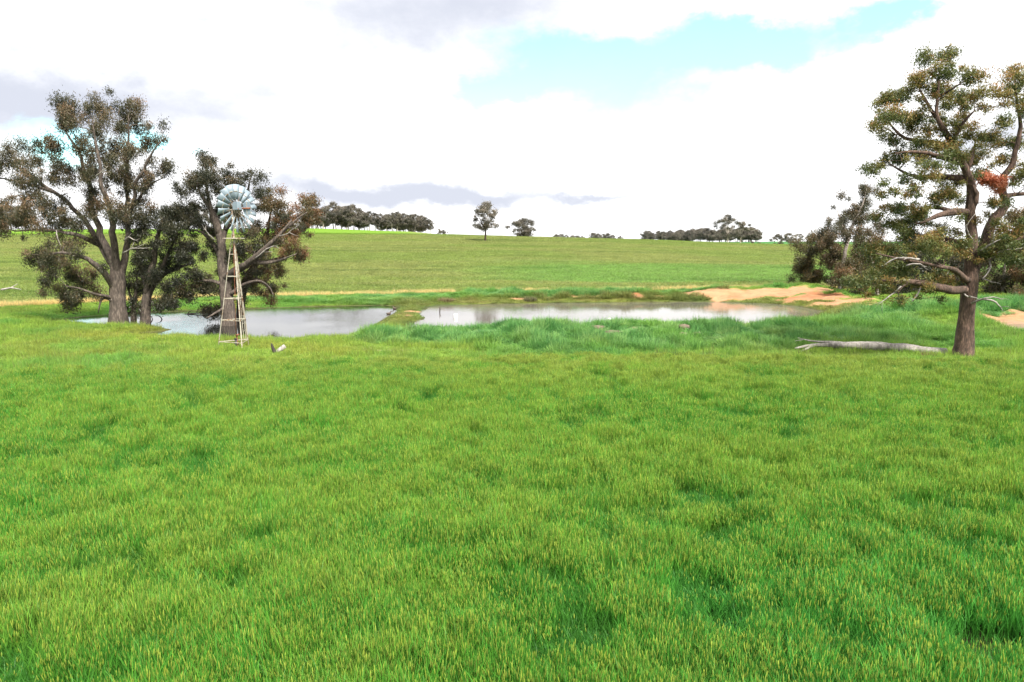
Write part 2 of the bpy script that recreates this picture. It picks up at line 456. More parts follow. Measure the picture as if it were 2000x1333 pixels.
def hz(X, Y):
    X = np.asarray(X, float); Y = np.asarray(Y, float)
    sh = X.shape; X = X.ravel(); Y = Y.ravel()
    t = np.clip(X / np.maximum(Y, 1.0), -1.5, 1.5)
    flat = (fbm(X, Y, 9, 3) - .5) * .22 * sstep(20, 45, Y) + (fbm(X, Y, 2.2, 8) - .5) * .10 * sstep(36, 46, Y)
    flat = flat + 1.0 * sstep(.5, .64, t) * sstep(56, 66, Y)
    wob = (fbm(X, Y, 2.5, 21) - .5) * .9 + (fbm(X, Y, .8, 5) - .5) * .35
    near = (Y > 44) & (Y < 96) & (np.abs(X) < 75)
    d = np.full(X.shape, 50.0)
    if near.any():
        d[near] = np.minimum(sdf(LEFT, X[near], Y[near]), sdf(RIGHT, X[near], Y[near])) + wob[near]
    z = np.where(d > 0, WL + (flat - WL) * sstep(-.6, 4.5, d), WL - .03 - np.minimum(1.2, .28 * -d))
    z = np.where(d > 0, np.maximum(z, WL + .02 + .06 * np.minimum(d, 1)), z)
    for R in RIDGES:
        if near.any():
            rz, g = ridge_z(R, X[near], Y[near])
            w = g * sstep(-.2, 2.2, d[near])
            lump = (fbm(X[near], Y[near], 2.4, 31) - .5) * 1.3
            z[near] = z[near] + np.maximum(0, rz - z[near]) * w + lump * w * .8
    De = np.interp(t, T_EDGE, D_EDGE); Ze = np.interp(t, T_EDGE, Z_EDGE)
    rows = sorted(Z_H)
    zz = {r: np.interp(t, T_H, Z_H[r]) for r in rows}
    r01 = np.clip((Y - De) / (270 - De), 0, 1)
    hill = Ze + (zz[270] - Ze) * (r01 * .9 + .1 * r01 * r01)
    for a, b in zip(rows[:-1], rows[1:]):
        k = (Y - a) / (b - a)
        hill = np.where((Y >= a) & (Y < b), zz[a] + (zz[b] - zz[a]) * np.clip(k, 0, 1), hill)
    hill = hill + (fbm(X, Y, 40, 77, 3) - .5) * .7 * sstep(110, 160, Y)
    z = z + (hill - z) * sstep(-3, 6, Y - De)
    return z.reshape(sh)
def hz1(x, y): return float(hz(np.array([x]), np.array([y]))[0])
def water_d(X, Y):
    return np.minimum(sdf(LEFT, X, Y), sdf(RIGHT, X, Y))

WHEAT_T = [-1.2, -.75, -.4, 0, .3, .75, 1.2]
WHEAT_D = [30, 32, 35, 37, 36.6, 34.9, 34]
C_LIME = np.array((.225, .345, .055)); C_YEL = np.array((.33, .30, .06)); C_LUSH = np.array((.14, .32, .10)); C_MIDG = np.array((.145, .31, .055))
C_DIRT = np.array((.33, .19, .105)); C_DIRT2 = np.array((.29, .125, .062)); C_MUD = np.array((.06, .045, .03))
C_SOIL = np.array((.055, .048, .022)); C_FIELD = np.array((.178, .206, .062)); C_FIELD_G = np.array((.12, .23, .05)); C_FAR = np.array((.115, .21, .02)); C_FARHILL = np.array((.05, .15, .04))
# bare ground patches: photo position of the centre, depth, half sizes in metres (across, along), strength
DIRT = [(1450, 574, 86, 5.0, 2.0, 1.2), (1540, 567, 87, 5.0, 2.6, 1.4), (1600, 577, 82, 4.0, 3.0, 1.2), (1660, 588, 76, 3.2, 3.0, 1.0), (1715, 598, 70, 2.6, 2.6, .9),
        (1790, 601, 65, 1.0, 1.6, .7), (1735, 607, 62, 1.8, .8, .75), (1980, 622, 56, 2.6, 3.0, 1.3), (2010, 612, 59, 4.5, 2.4, 1.3), (2000, 640, 52, 1.8, 2.6, 1.1), (1925, 610, 58, 1.4, .8, .6),
        (1020, 582, 84, 2.0, .8, .5), (1065, 577, 86, 1.6, .9, .55), (1125, 577, 86, 2.4, 1.0, .75), (1165, 575, 86.5, 1.2, .8, .6), (1190, 578, 86, 1.0, .9, .55), (1240, 579, 86, 1.2, 1.6, .8),
        (1295, 577, 86, 1.4, 1.2, .75), (1338, 574, 87, 1.6, 1.2, .75), (1380, 572, 87, 2.4, 1.4, 1.0),
        (805, 615, 71, 1.2, .8, .75), (797, 625, 66, .8, 1.0, .6), (778, 620, 68, .8, .8, .5), (770, 640, 58, .9, .6, .4),
        (1200, 652, 48, .8, .7, .75), (1165, 640, 49.5, .6, .5, .7), (1245, 634, 50, .9, .5, .7), (1340, 645, 49, 1.0, .5, .7), (1335, 655, 47.5, .6, .4, .6), (1365, 653, 47.5, .7, .3, .6), (1495, 633, 51, .5, .4, .5),
        (755, 686, 42, 2.2, .8, .35), (1700, 703, 40, 1.4, .3, .3)]
def cover(X, Y):
    """ground colour and bare-soil weight at each point"""
    X = np.asarray(X, float); Y = np.asarray(Y, float)
    t = np.clip(X / np.maximum(Y, 1), -1.5, 1.5)
    n1 = fbm(X, Y, 5, 41); n2 = fbm(X, Y, 1.7, 42); n3 = fbm(X, Y, 14, 43)
    c = mix3(C_LIME, C_MIDG, sstep(.42, .62, n1 * .6 + n2 * .4))
    c = mix3(c, C_YEL, .5 * sstep(.5, .68, n3 * .6 + n2 * .4))
    lush = np.zeros(X.shape)
    near = (Y > 36) & (Y < 100) & (np.abs(X) < 75)
    if near.any():
        xn, yn = X[near], Y[near]
        rz, g = ridge_z(RIDGES[0], xn, yn)
        l0 = sstep(.06, .4, g + (n1[near] - .5) * .7) * sstep(-12.5, -8, xn) * (1 - .75 * sstep(30, 34, xn) * (1 - sstep(54.5, 57, yn)))
        rz, g2 = ridge_z(RIDGES[1], xn, yn)
        far = sstep(83, 86, yn) * sstep(.12, .5, g2) * (1 - sstep(24, 30, xn))
        strip = sstep(78, 81, yn) * (1 - sstep(-12, -6, xn)) * sstep(-48, -40, xn)
        lush[near] = np.clip(np.maximum(np.maximum(l0, far), strip * .75) * (.55 + .9 * n2[near]), 0, 1)
    n4 = fbm(X, Y, .9, 44, 3)
    lc = mix3(C_LUSH, np.array((.235, .39, .13)), sstep(.5, .7, n4))
    lc = mix3(lc, np.array((.075, .23, .06)), sstep(.5, .32, n4))
    lc = mix3(lc, C_MIDG, .7 * sstep(.5, .62, fbm(X, Y, 3.5, 45)))
    c = mix3(c, lc, lush * .9)
    dirt = np.zeros(X.shape)
    for px, py, D, ax, ay, w in DIRT:
        p = P(px, py, D)
        q = ((X - p[0]) / ax) ** 2 + ((Y - p[1]) / ay) ** 2
        dirt = np.maximum(dirt, w * 1.35 * np.exp(-q * .8))
    rill = fbm(X * .8 + Y * .55, (Y - X * .4) * .18, 1.1, 66, 3)
    dn = (fbm(X, Y, 1.2, 51) - .5) * 1.1
    dirt = sstep(.42, .62, dirt + dn * .8 - .55 * sstep(.5, .66, rill) * sstep(20, 27, X) * sstep(58, 62, Y))
    dc = mix3(C_DIRT, C_DIRT2, sstep(.42, .62, fbm(X, Y, 3.5, 52)) * sstep(79, 83, Y))
    dc = mix3(dc, np.array((.2, .16, .12)), (1 - sstep(52, 56, Y)) * .8)
    # dry strip along the crop edge
    We = np.interp(t, WHEAT_T, WHEAT_D)
    line = np.exp(-((Y - We - .45) / .5) ** 2) * sstep(.25, .4, t) * .8 * sstep(.3, .55, n2)
    c = mix3(c, np.array((.34, .2, .08)), line)
    # mud next to the water
    if near.any():
        d = np.full(X.shape, 9.0); d[near] = water_d(X[near], Y[near])
        c = mix3(c, C_MUD * 1.3, (1 - sstep(.3, 1.1, d + (n2 - .5))) * .8)
        bank = sstep(.3, 1.2, d) * (1 - sstep(2.5, 6, d)) * sstep(56, 60, Y) * sstep(-16, -12, X)
        c = mix3(c, mix3(np.array((.165, .21, .045)), np.array((.2, .15, .06)), n2), bank * .75)
    c = mix3(c, dc, dirt)
    # wheat soil
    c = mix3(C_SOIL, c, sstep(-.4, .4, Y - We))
    # hillside crop
    De = np.interp(t, T_EDGE, D_EDGE)
    px = 1000 + t * F
    f = mix3(C_FIELD, C_FIELD * np.array((.86, .98, .8)), sstep(.4, .6, fbm(X, Y * 2.2, 30, 91)))
    gr = sstep(.50, .60, fbm(X * .35, Y * 1.6, 16, 92) + .34 * np.exp(-((Y - De - 30 - 12 * (t - .2)) / 20) ** 2) * sstep(-.14, .1, t) - .02)
    f = mix3(f, C_FIELD_G, gr * .8 * sstep(-.15, .1, t) * (1 - sstep(135, 165, Y)))
    streak = sstep(.63, .70, fbm(X * .10, Y * 1.1, 4.0, 93))
    f = mix3(f, np.array((.05, .11, .018)), streak * .45)
    up = sstep(262, 274, Y) * (1 - sstep(-.17, -.12, t))
    f = mix3(f, C_FAR, up)
    f = mix3(f, np.array((.125, .195, .035)), sstep(262, 275, Y) * sstep(.1, .25, t))
    f = mix3(f, C_FARHILL, sstep(360, 400, Y))
    c = mix3(c, f, sstep(-.5, 1.0, Y - De + (n2 - .5) * 2))
    dirt = dirt * (1 - sstep(-.5, 1.0, Y - De))
    return c, dirt, lush

def build_terrain():
    def grow(a, b, first):
        out = []; x = a; s = first
        while x < b:
            s *= 1.22; x += s; out.append(x)
        return out
    xs = list(np.arange(-76, 76.01, .45)); g = grow(76, 6000, .6)
    xs = [-v for v in g[::-1]] + xs + g
    ys = [-300, -120, -60, -30, -15, -5] + list(np.arange(0, 36, 1.2)) + list(np.arange(36, 104, .38)) + list(np.arange(104.5, 300, 2.0)) + list(np.arange(302, 520, 6)) + grow(520, 9000, 10)
    xs = np.array(xs); ys = np.array(ys)
    X, Y = np.meshgrid(xs, ys)
    Z = hz(X, Y)
    nx, ny = len(xs), len(ys)
    V = np.stack([X.ravel(), Y.ravel(), Z.ravel()], 1)
    i = np.arange(ny - 1)[:, None] * nx + np.arange(nx - 1)[None, :]
    Fq = np.stack([i, i + 1, i + 1 + nx, i + nx], -1).reshape(-1, 4)
    me = np_mesh('ground', V, Fq); smooth_all(me)
    c, d, l = cover(V[:, 0], V[:, 1])
    c = c * (1 - .38 * (1 - d) * sstep(285, 262, V[:, 1]))[:, None]        # grass self-shade put into the colour of thatch and soil under the standing grass
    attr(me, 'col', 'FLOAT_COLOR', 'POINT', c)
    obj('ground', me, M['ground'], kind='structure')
build_terrain()

def pond(name, poly, mat):
    lo = poly.min(0) - 2.5; hi = poly.max(0) + 2.5
    v = []
    # outline of the pond pushed outwards, so that the banks cut the edge
    n = len(poly)
    cen = poly.mean(0)
    pts = []
    for k in range(n):
        a, b, c = poly[k - 1], poly[k], poly[(k + 1) % n]
        e1 = b - a; e2 = c - b
        nn = np.array((e1[1], -e1[0])) / np.linalg.norm(e1) + np.array((e2[1], -e2[0])) / np.linalg.norm(e2)
        nn /= np.linalg.norm(nn) + 1e-6
        pts.append((b, nn))
    area = .5 * sum(poly[k - 1][0] * poly[k][1] - poly[k][0] * poly[k - 1][1] for k in range(n))
    s = 1 if area > 0 else -1
    ring = [tuple(b + nn * s * 1.0) + (WL,) for b, nn in pts]
    if s < 0: ring = ring[::-1]
    me = bpy.data.meshes.new(name); me.from_pydata(ring, [], [tuple(range(n))]); me.update()
    obj(name, me, mat, kind='structure')
pond('pond_left', LEFT, M['water_left'])
pond('pond_right', RIGHT, M['water_right'])

# ------------------------------------------------------------------ grass scattered as stuff
SRC = bpy.data.collections.new('tuft_sources')      # never linked to the scene
def blade(V, Fc, ear, vary, p0, direc, length, width, droop, vr, segs=3, isear=0.0):
    side = np.array((-direc[1], direc[0], 0.0)); nn = np.linalg.norm(side)
    a = rng.uniform(0, 6.28)
    side = np.array((math.cos(a), math.sin(a), 0))
    b0 = len(V); p = np.array(p0, float); d = np.array(direc, float); d /= np.linalg.norm(d)
    for k in range(segs + 1):
        w = width * (1 - (k / segs) ** 1.6) * .5 + .0006
        V.append(p - side * w); V.append(p + side * w); ear += [isear, isear]; vary += [vr, vr]
        p = p + d * length / segs
        d = d + np.array((d[0] * droop, d[1] * droop, -droop)); d /= np.linalg.norm(d)
    for k in range(segs):
        Fc.append((b0 + 2 * k, b0 + 2 * k + 1, b0 + 2 * k + 3, b0 + 2 * k + 2))
def finish_tuft(name, V, Fc, ear, vary, mat, coll):
    me = np_mesh(name, np.array(V), np.array(Fc))
    attr(me, 'ear', 'FLOAT', 'POINT', ear); attr(me, 'vary', 'FLOAT', 'POINT', vary)
    me.materials.append(mat)
    o = bpy.data.objects.new(name, me); coll.objects.link(o)
def wheat_tuft(k, coll):
    V, Fc, ear, vary = [], [], [], []
    for s in range(58):
        x, y = rng.uniform(-.19, .19, 2)
        h = rng.uniform(.52, .74); ln = rng.normal(0, .09, 2); vr = rng.uniform(0, 1)
        d = np.array((ln[0], ln[1], 1.0))
        blade(V, Fc, ear, vary, (x, y, 0), d, h, .006, .02, vr, 2)
        top = np.array((x, y, 0)) + d / np.linalg.norm(d) * h * .97
        for q in range(rng.integers(3, 5)):
            a = rng.uniform(0, 6.28); tilt = rng.uniform(.1, .5)
            z0 = rng.uniform(.3, .95)
            st = np.array((x, y, 0)) + d / np.linalg.norm(d) * h * z0
            blade(V, Fc, ear, vary, st, (math.cos(a) * tilt, math.sin(a) * tilt, 1), rng.uniform(.18, .34), rng.uniform(.007, .012), rng.uniform(.03, .28), rng.uniform(0, 1), 3)
        if rng.uniform() < (.7 if k < 5 else .06):          # the ear
            b0 = len(V); L = rng.uniform(.08, .12); w = .0085
            dd = d / np.linalg.norm(d) + np.array((*rng.normal(0, .1, 2), 0))
            rings = ((0, .5), (.3, 1.0), (.75, .8), (1.0, .15))
            for f, rr in rings:
                c = top + dd * L * f
                for a in (0, 2.1, 4.2):
                    V.append(c + np.array((math.cos(a), math.sin(a), 0)) * w * rr); ear.append(1.0); vary.append(vr)
            for i in range(3):
                for j in range(3):
                    j2 = (j + 1) % 3
                    Fc.append((b0 + i * 3 + j, b0 + i * 3 + j2, b0 + i * 3 + 3 + j2, b0 + i * 3 + 3 + j))
    finish_tuft('wheat_tuft', V, Fc, ear, vary, M['wheat'], coll)
def grass_tuft(k, coll, n, rad, h0, h1, w, lean, mat, earp=.03, drp=(.15, .6)):
    V, Fc, ear, vary = [], [], [], []
    for s in range(n):
        a = rng.uniform(0, 6.28); r = rad * math.sqrt(rng.uniform())
        x, y = r * math.cos(a), r * math.sin(a)
        a2 = a + rng.normal(0, .9); tl = abs(rng.normal(0, lean))
        blade(V, Fc, ear, vary, (x, y, -.01), (math.cos(a2) * tl, math.sin(a2) * tl, 1), rng.uniform(h0, h1), w * rng.uniform(.7, 1.4), rng.uniform(*drp), rng.uniform(0, 1), 3, 1.0 if rng.uniform() < earp else 0.0)
    finish_tuft('grass_tuft', V, Fc, ear, vary, mat, coll)
def tuft_set(name, fn, n):
    c = bpy.data.collections.new(name)
    for k in range(n): fn(k, c)
    return c
C_WHEAT = tuft_set('wheat_tufts', wheat_tuft, 8)
C_GRASS = tuft_set('grass_tufts', lambda k, c: grass_tuft(k, c, 60, .26, .14, .34, .014, .5, M['grass']), 6)
C_LUSHT = tuft_set('lush_tufts', lambda k, c: grass_tuft(k, c, 90, .3, .3, .62, .022, .55, M['grass'], .0), 6)
C_STRAW = tuft_set('straw_tufts', lambda k, c: grass_tuft(k, c, 70, .3, .3, .62, .014, .28, M['straw'], .85, (.02, .2)), 4)

def scatter_tree(coll):
    ng = bpy.data.node_groups.new('scatter', 'GeometryNodeTree')
    ng.interface.new_socket('Geometry', in_out='INPUT', socket_type='NodeSocketGeometry')
    ng.interface.new_socket('Geometry', in_out='OUTPUT', socket_type='NodeSocketGeometry')
    N, L = ng.nodes, ng.links
    gi = N.new('NodeGroupInput'); go = N.new('NodeGroupOutput')
    iop = N.new('GeometryNodeInstanceOnPoints')
    ci = N.new('GeometryNodeCollectionInfo')
    ci.inputs['Collection'].default_value = coll
    ci.inputs['Separate Children'].default_value = True
    ci.inputs['Reset Children'].default_value = True
    def na(nm, t):
        n = N.new('GeometryNodeInputNamedAttribute'); n.data_type = t; n.inputs['Name'].default_value = nm
        return n.outputs['Attribute']
    er = N.new('FunctionNodeEulerToRotation')
    L.new(na('rot', 'FLOAT_VECTOR'), er.inputs[0])
    L.new(gi.outputs[0], iop.inputs['Points'])
    L.new(ci.outputs[0], iop.inputs['Instance'])
    iop.inputs['Pick Instance'].default_value = True
    L.new(na('idx', 'INT'), iop.inputs['Instance Index'])
    L.new(er.outputs[0], iop.inputs['Rotation'])
    L.new(na('size', 'FLOAT_VECTOR'), iop.inputs['Scale'])
    L.new(iop.outputs[0], go.inputs[0])
    return ng
def scatter(name, coll, pts, size, col, tilt, label, cat, idx=None):
    n = len(pts)
    me = bpy.data.meshes.new(name)
    me.vertices.add(n); me.vertices.foreach_set('co', np.asarray(pts, np.float32).ravel())
    rot = np.stack([rng.normal(0, tilt, n), rng.normal(0, tilt, n), rng.uniform(0, 6.283, n)], 1)
    attr(me, 'rot', 'FLOAT_VECTOR', 'POINT', rot)
    attr(me, 'size', 'FLOAT_VECTOR', 'POINT', size)
    attr(me, 'idx', 'INT', 'POINT', rng.integers(0, len(coll.objects), n) if idx is None else idx)
    attr(me, 'col', 'FLOAT_COLOR', 'POINT', col)
    o = obj(name, me, None, label=label, cat=cat, kind='stuff')
    md = o.modifiers.new('scatter', 'NODES'); md.node_group = scatter_tree(coll)
    return o
def jgrid(y0, y1, sp, slope=.80, pad=4.0):
    out = []
    ys = np.arange(y0, y1, sp)
    for y in ys:
        hw = slope * y + pad
        xs = np.arange(-hw, hw, sp)
        out.append(np.stack([xs + rng.uniform(-.5, .5, len(xs)) * sp, np.full(len(xs), y) + rng.uniform(-.5, .5, len(xs)) * sp], 1))
    return np.concatenate(out)

def build_wheat():
    p = jgrid(5.5, 38, .25)
    t = p[:, 0] / p[:, 1]
    We = np.interp(t, WHEAT_T, WHEAT_D) + (fbm(p[:, 0], p[:, 1], 2.5, 61) - .5) * 2.5 * (1 - .85 * sstep(.25, .4, t))
    X, Y = p[:, 0], p[:, 1]
    gap = np.zeros(len(p))                       # thin place with bare soil, lower right
    for px, py, ax, ay in ((1900, 1300, .3, .55), (1940, 1268, .55, .35), (1700, 1320, .2, .5), (1940, 1105, .5, .3), (1720, 1110, .25, .3)):
        g = G(px, py, 0.15); gap = np.maximum(gap, np.exp(-((X - g[0]) / ax) ** 2 - ((Y - g[1]) / ay) ** 2))
    keep = (Y < We) & (rng.uniform(size=len(p)) > gap * 1.6)
    p = p[keep]; X, Y = p[:, 0], p[:, 1]; n = len(p)
    big = fbm(X, Y, 6, 71); mid = fbm(X * .75, Y * 1.1, .8, 72, 2); fine = fbm(X, Y, .4, 73, 2); mid2 = fbm(X * .6, Y * 1.2, 2.2, 74, 2)
    hv = mid * .6 + fine * .2 + mid2 * .2; q0, q1 = np.quantile(hv, (.05, .27)); hole = sstep(q1, q0, hv)
    h2 = fbm(X * .6, Y * 1.3, .6, 76, 2) + .5 * fbm(X, Y, 3, 78, 2); q0, q1 = np.quantile(h2, (.06, .24)); hole = np.maximum(hole, .85 * sstep(q1, q0, h2))
    hs = 1.08 - .40 * hole + (big - .5) * .3 + (fbm(X * .8, Y, .55, 75, 2) - .5) * .45 + rng.normal(0, .09, n)
    hs = hs * (1 - .22 * sstep(27, 36, Y))
    base = mix3(np.array((.08, .265, .03)), np.array((.15, .31, .038)), sstep(.42, .62, big * .6 + mid * .4))
    base = mix3(base, np.array((.05, .18, .028)), hole * .75)
    base = mix3(base, np.array((.06, .28, .045)), .55 * sstep(0, .5, X / Y) * sstep(16, 10, Y))
    base = mix3(base, np.array((.25, .31, .06)), .8 * sstep(24, 36, Y) * sstep(.36, .52, mid))
    base *= rng.uniform(.82, 1.3, (n, 1))
    sz = np.stack([np.ones(n) * 1.05, np.ones(n) * 1.05, hs], 1)
    pts = np.stack([X, Y, hz(X, Y)], 1)
    scatter('wheat_crop', C_WHEAT, pts, sz, base, .06, 'young green wheat crop covering the whole foreground', 'wheat',
            np.where(rng.uniform(size=n) < hole * 1.3, rng.integers(5, 8, n), rng.integers(0, 5, n)))
build_wheat()
CLODS = ((1166, 641, .42, 'grey soil lump on the near bank, leftmost'), (1200, 651, .46, 'broad grey soil lump low on the near bank, front of the others'), (1240, 630, .4, 'grey soil lump on the near bank crest beside a smaller upright one'),
         (1262, 627, .26, 'small upright soil lump on the near bank crest'), (1334, 654, .34, 'rounded soil lump low on the near bank right of the white float'), (1362, 653, .36, 'flat soil lump low on the near bank, furthest right of its pair'),
         (1335, 640, .45, 'wide pinkish soil lump below the orange clod on the near bank'), (1494, 632, .26, 'lone soil lump on the near bank left of the fallen log'), (1170, 634, .2, 'tiny soil lump above the leftmost grey one on the near bank'),
         (1348, 631, .22, 'small bright orange clod on the near bank crest'))
def gz(px, py, up=.0):
    """first point of the ground seen under that photo pixel"""
    dx, dy, dz = ray(px, py)
    ks = np.arange(9.0, 260.0, .1) / dy
    zz = CAM_H + dz * ks
    hit = np.nonzero(zz <= hz(dx * ks, dy * ks) + up)[0]
    k = ks[hit[0]] if len(hit) else ks[-1]
    return np.array((dx * k, dy * k, CAM_H + dz * k))
CLOD_P = [gz(c[0], c[1] + 3) for c in CLODS]
def build_pasture():
    p = jgrid(29, 112, .33, .80, 4)
    X, Y = p[:, 0], p[:, 1]
    t = X / Y
    We = np.interp(t, WHEAT_T, WHEAT_D); De = np.interp(t, T_EDGE, D_EDGE)
    keep = (Y > We - .8 + 1.75 * sstep(.25, .4, t)) & (Y < De + .5)
    p = p[keep]; X, Y = p[:, 0], p[:, 1]
    c, dirt, lush = cover(X, Y)
    d = np.full(len(X), 9.0); nr = (Y > 44); d[nr] = water_d(X[nr], Y[nr])
    z = hz(X, Y)
    u = rng.uniform(size=len(X))
    ok = (z > WL + .05) & (u > dirt * 1.3) & ((d > .55) | (u < .25))
    for q, cl in zip(CLOD_P, CLODS):
        rr = cl[2] * 1.15
        ok &= ~((np.abs(X - q[0]) < rr) & (Y < q[1] + rr) & (Y > q[1] - rr - .5))
    thin = (Y > 60) & (rng.uniform(size=len(X)) < .25)
    ok &= ~thin
    lu = lush > .38
    cc = c * rng.uniform(.82, 1.2, (len(X), 1))
    for nm, sel, coll, lab, cat in (('pasture_grass', ok & ~lu, C_GRASS, 'short lime green pasture grass around the two ponds', 'grass'),
                                    ('bank_grass', ok & lu, C_LUSHT, 'long lush blue-green grass on the pond banks', 'grass')):
        n = sel.sum(); lump = fbm(X[sel], Y[sel], 1.3 if coll is C_LUSHT else .9, 81, 2); tall = ((.22 if coll is C_LUSHT else .5) + 1.25 * sstep(.3, .7, lump)) * (.7 + .6 * fbm(X[sel], Y[sel], 4, 82)) * rng.uniform(.7, 1.3, n)
        if coll is C_GRASS: tall = tall * np.where(Y[sel] > 58, .6, 1.0)
        else: tall = np.where((Y[sel] > 76) & (X[sel] < -6), tall * .55, tall)
        w = (1.2 + .25 * (Y[sel] > 60)) * (rng.uniform(.8, 1.5, n) if coll is C_LUSHT else 1.0)

        scatter(nm, coll, np.stack([X[sel], Y[sel], z[sel] - .01], 1), np.stack([w * np.ones(n), w * np.ones(n), tall], 1), cc[sel], .12, lab, cat)
build_pasture()
def build_straw():
    ts = np.arange(-.85, .52, .0028)
    P3 = []
    for row, off in enumerate((0, .4)):
        De = np.interp(ts, T_EDGE, D_EDGE) - .3 + off
        x = ts * De + rng.normal(0, .1, len(ts)); y = De + rng.normal(0, .12, len(ts))
        k = fbm(x, y, 6, 99) + rng.normal(0, .1, len(ts)) > .30 + .12 * sstep(-.05, .1, ts)
        P3.append(np.stack([x[k], y[k]], 1))
    p = np.concatenate(P3); n = len(p)
    z = hz(p[:, 0], p[:, 1])
    s = rng.uniform(.75, 1.25, n)
    scatter('dry_grass_strip', C_STRAW, np.stack([p[:, 0], p[:, 1], z], 1), np.stack([s * 1.2, s * 1.2, s * 1.25], 1), np.tile(np.array((.36, .26, .1)), (n, 1)) * rng.uniform(.7, 1.3, (n, 1)), .1,
            'pale straw coloured dry grass strip along the foot of the hillside crop', 'dry grass')
build_straw()
def build_hill_crop():
    p = jgrid(70, 278, .95, .80, 6)
    X, Y = p[:, 0], p[:, 1]; t = X / Y
    De = np.interp(t, T_EDGE, D_EDGE)
    k = Y > De + 1.2
    X, Y = X[k], Y[k]; n = len(X)
    c, _, _ = cover(X, Y)
    c = c * 1.35 * rng.uniform(.85, 1.2, (n, 1)) * (.8 + .45 * fbm(X * .5, Y, 2.5, 17))[:, None]
    s = rng.uniform(2.4, 3.4, n)
    tall = rng.uniform(.8, 1.3, n)
    scatter('hillside_crop', C_GRASS, np.stack([X, Y, hz(X, Y) - .02], 1), np.stack([s, s, tall], 1), c, .05, 'olive green cereal crop covering the hillside beyond the ponds', 'crop')
build_hill_crop()

# ------------------------------------------------------------------ trees
def resample(pts, rad, step):
    pts = np.asarray(pts, float); rad = np.asarray(rad, float)
    seg = np.linalg.norm(np.diff(pts, axis=0), axis=1); s = np.concatenate([[0], np.cumsum(seg)])
    n = max(3, int(s[-1] / step) + 1)
    q = np.linspace(0, s[-1], n)
    # smooth (Catmull-like) by interpolating then averaging
    out = np.stack([np.interp(q, s, pts[:, i]) for i in range(3)], 1)
    r = np.interp(q, s, rad)
    for _ in range(2):
        o2 = out.copy(); o2[1:-1] = .25 * out[:-2] + .5 * out[1:-1] + .25 * out[2:]; out = o2
    return out, r
def leaf_mesh(name, cen, dirs, nrm, length, width, tint):
    """one lance-shaped quad per leaf"""
    n = len(cen)
    dirs = dirs / (np.linalg.norm(dirs, axis=1)[:, None] + 1e-9)
    side = np.cross(dirs, nrm); side /= np.linalg.norm(side, axis=1)[:, None] + 1e-9
    L = length[:, None]; W = width[:, None]
    v = np.empty((n, 4, 3))
    v[:, 0] = cen - dirs * L * .5
    v[:, 1] = cen + side * W * .5 - dirs * L * .05
    v[:, 2] = cen + dirs * L * .5
    v[:, 3] = cen - side * W * .5 - dirs * L * .05
    f = np.arange(n * 4).reshape(n, 4)
    me = np_mesh(name, v.reshape(-1, 3), f)
    attr(me, 'tint', 'FLOAT', 'POINT', np.repeat(tint, 4))
    return me
def clump_leaves(cs, rs, per, leaf, droop, flat, tint_rng, dens_core=.85):
    """cs: clump centres (n,3), rs: radii; returns arrays of leaves"""
    C, Dv, Nn, Ln, Wd, T = [], [], [], [], [], []
    for c, r in zip(cs, rs):
        n = max(6, int(per * (r ** 2) ))
        d = rng.normal(size=(n, 3)); d /= np.linalg.norm(d, axis=1)[:, None]
        off = rng.normal(0, .52, (n, 3)) * r; off[:, 2] *= flat
        C.append(c + off)
        dv = d * .7 + rng.normal(0, .5, (n, 3)); dv[:, 2] -= droop
        Dv.append(dv); Nn.append(rng.normal(size=(n, 3)))
        Ln.append(rng.uniform(.7, 1.35, n) * leaf[0]); Wd.append(rng.uniform(.7, 1.3, n) * leaf[1])
        base = rng.uniform(*tint_rng)
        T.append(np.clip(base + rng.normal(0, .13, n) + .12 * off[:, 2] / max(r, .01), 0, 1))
    return [np.concatenate(a) for a in (C, Dv, Nn, Ln, Wd, T)]
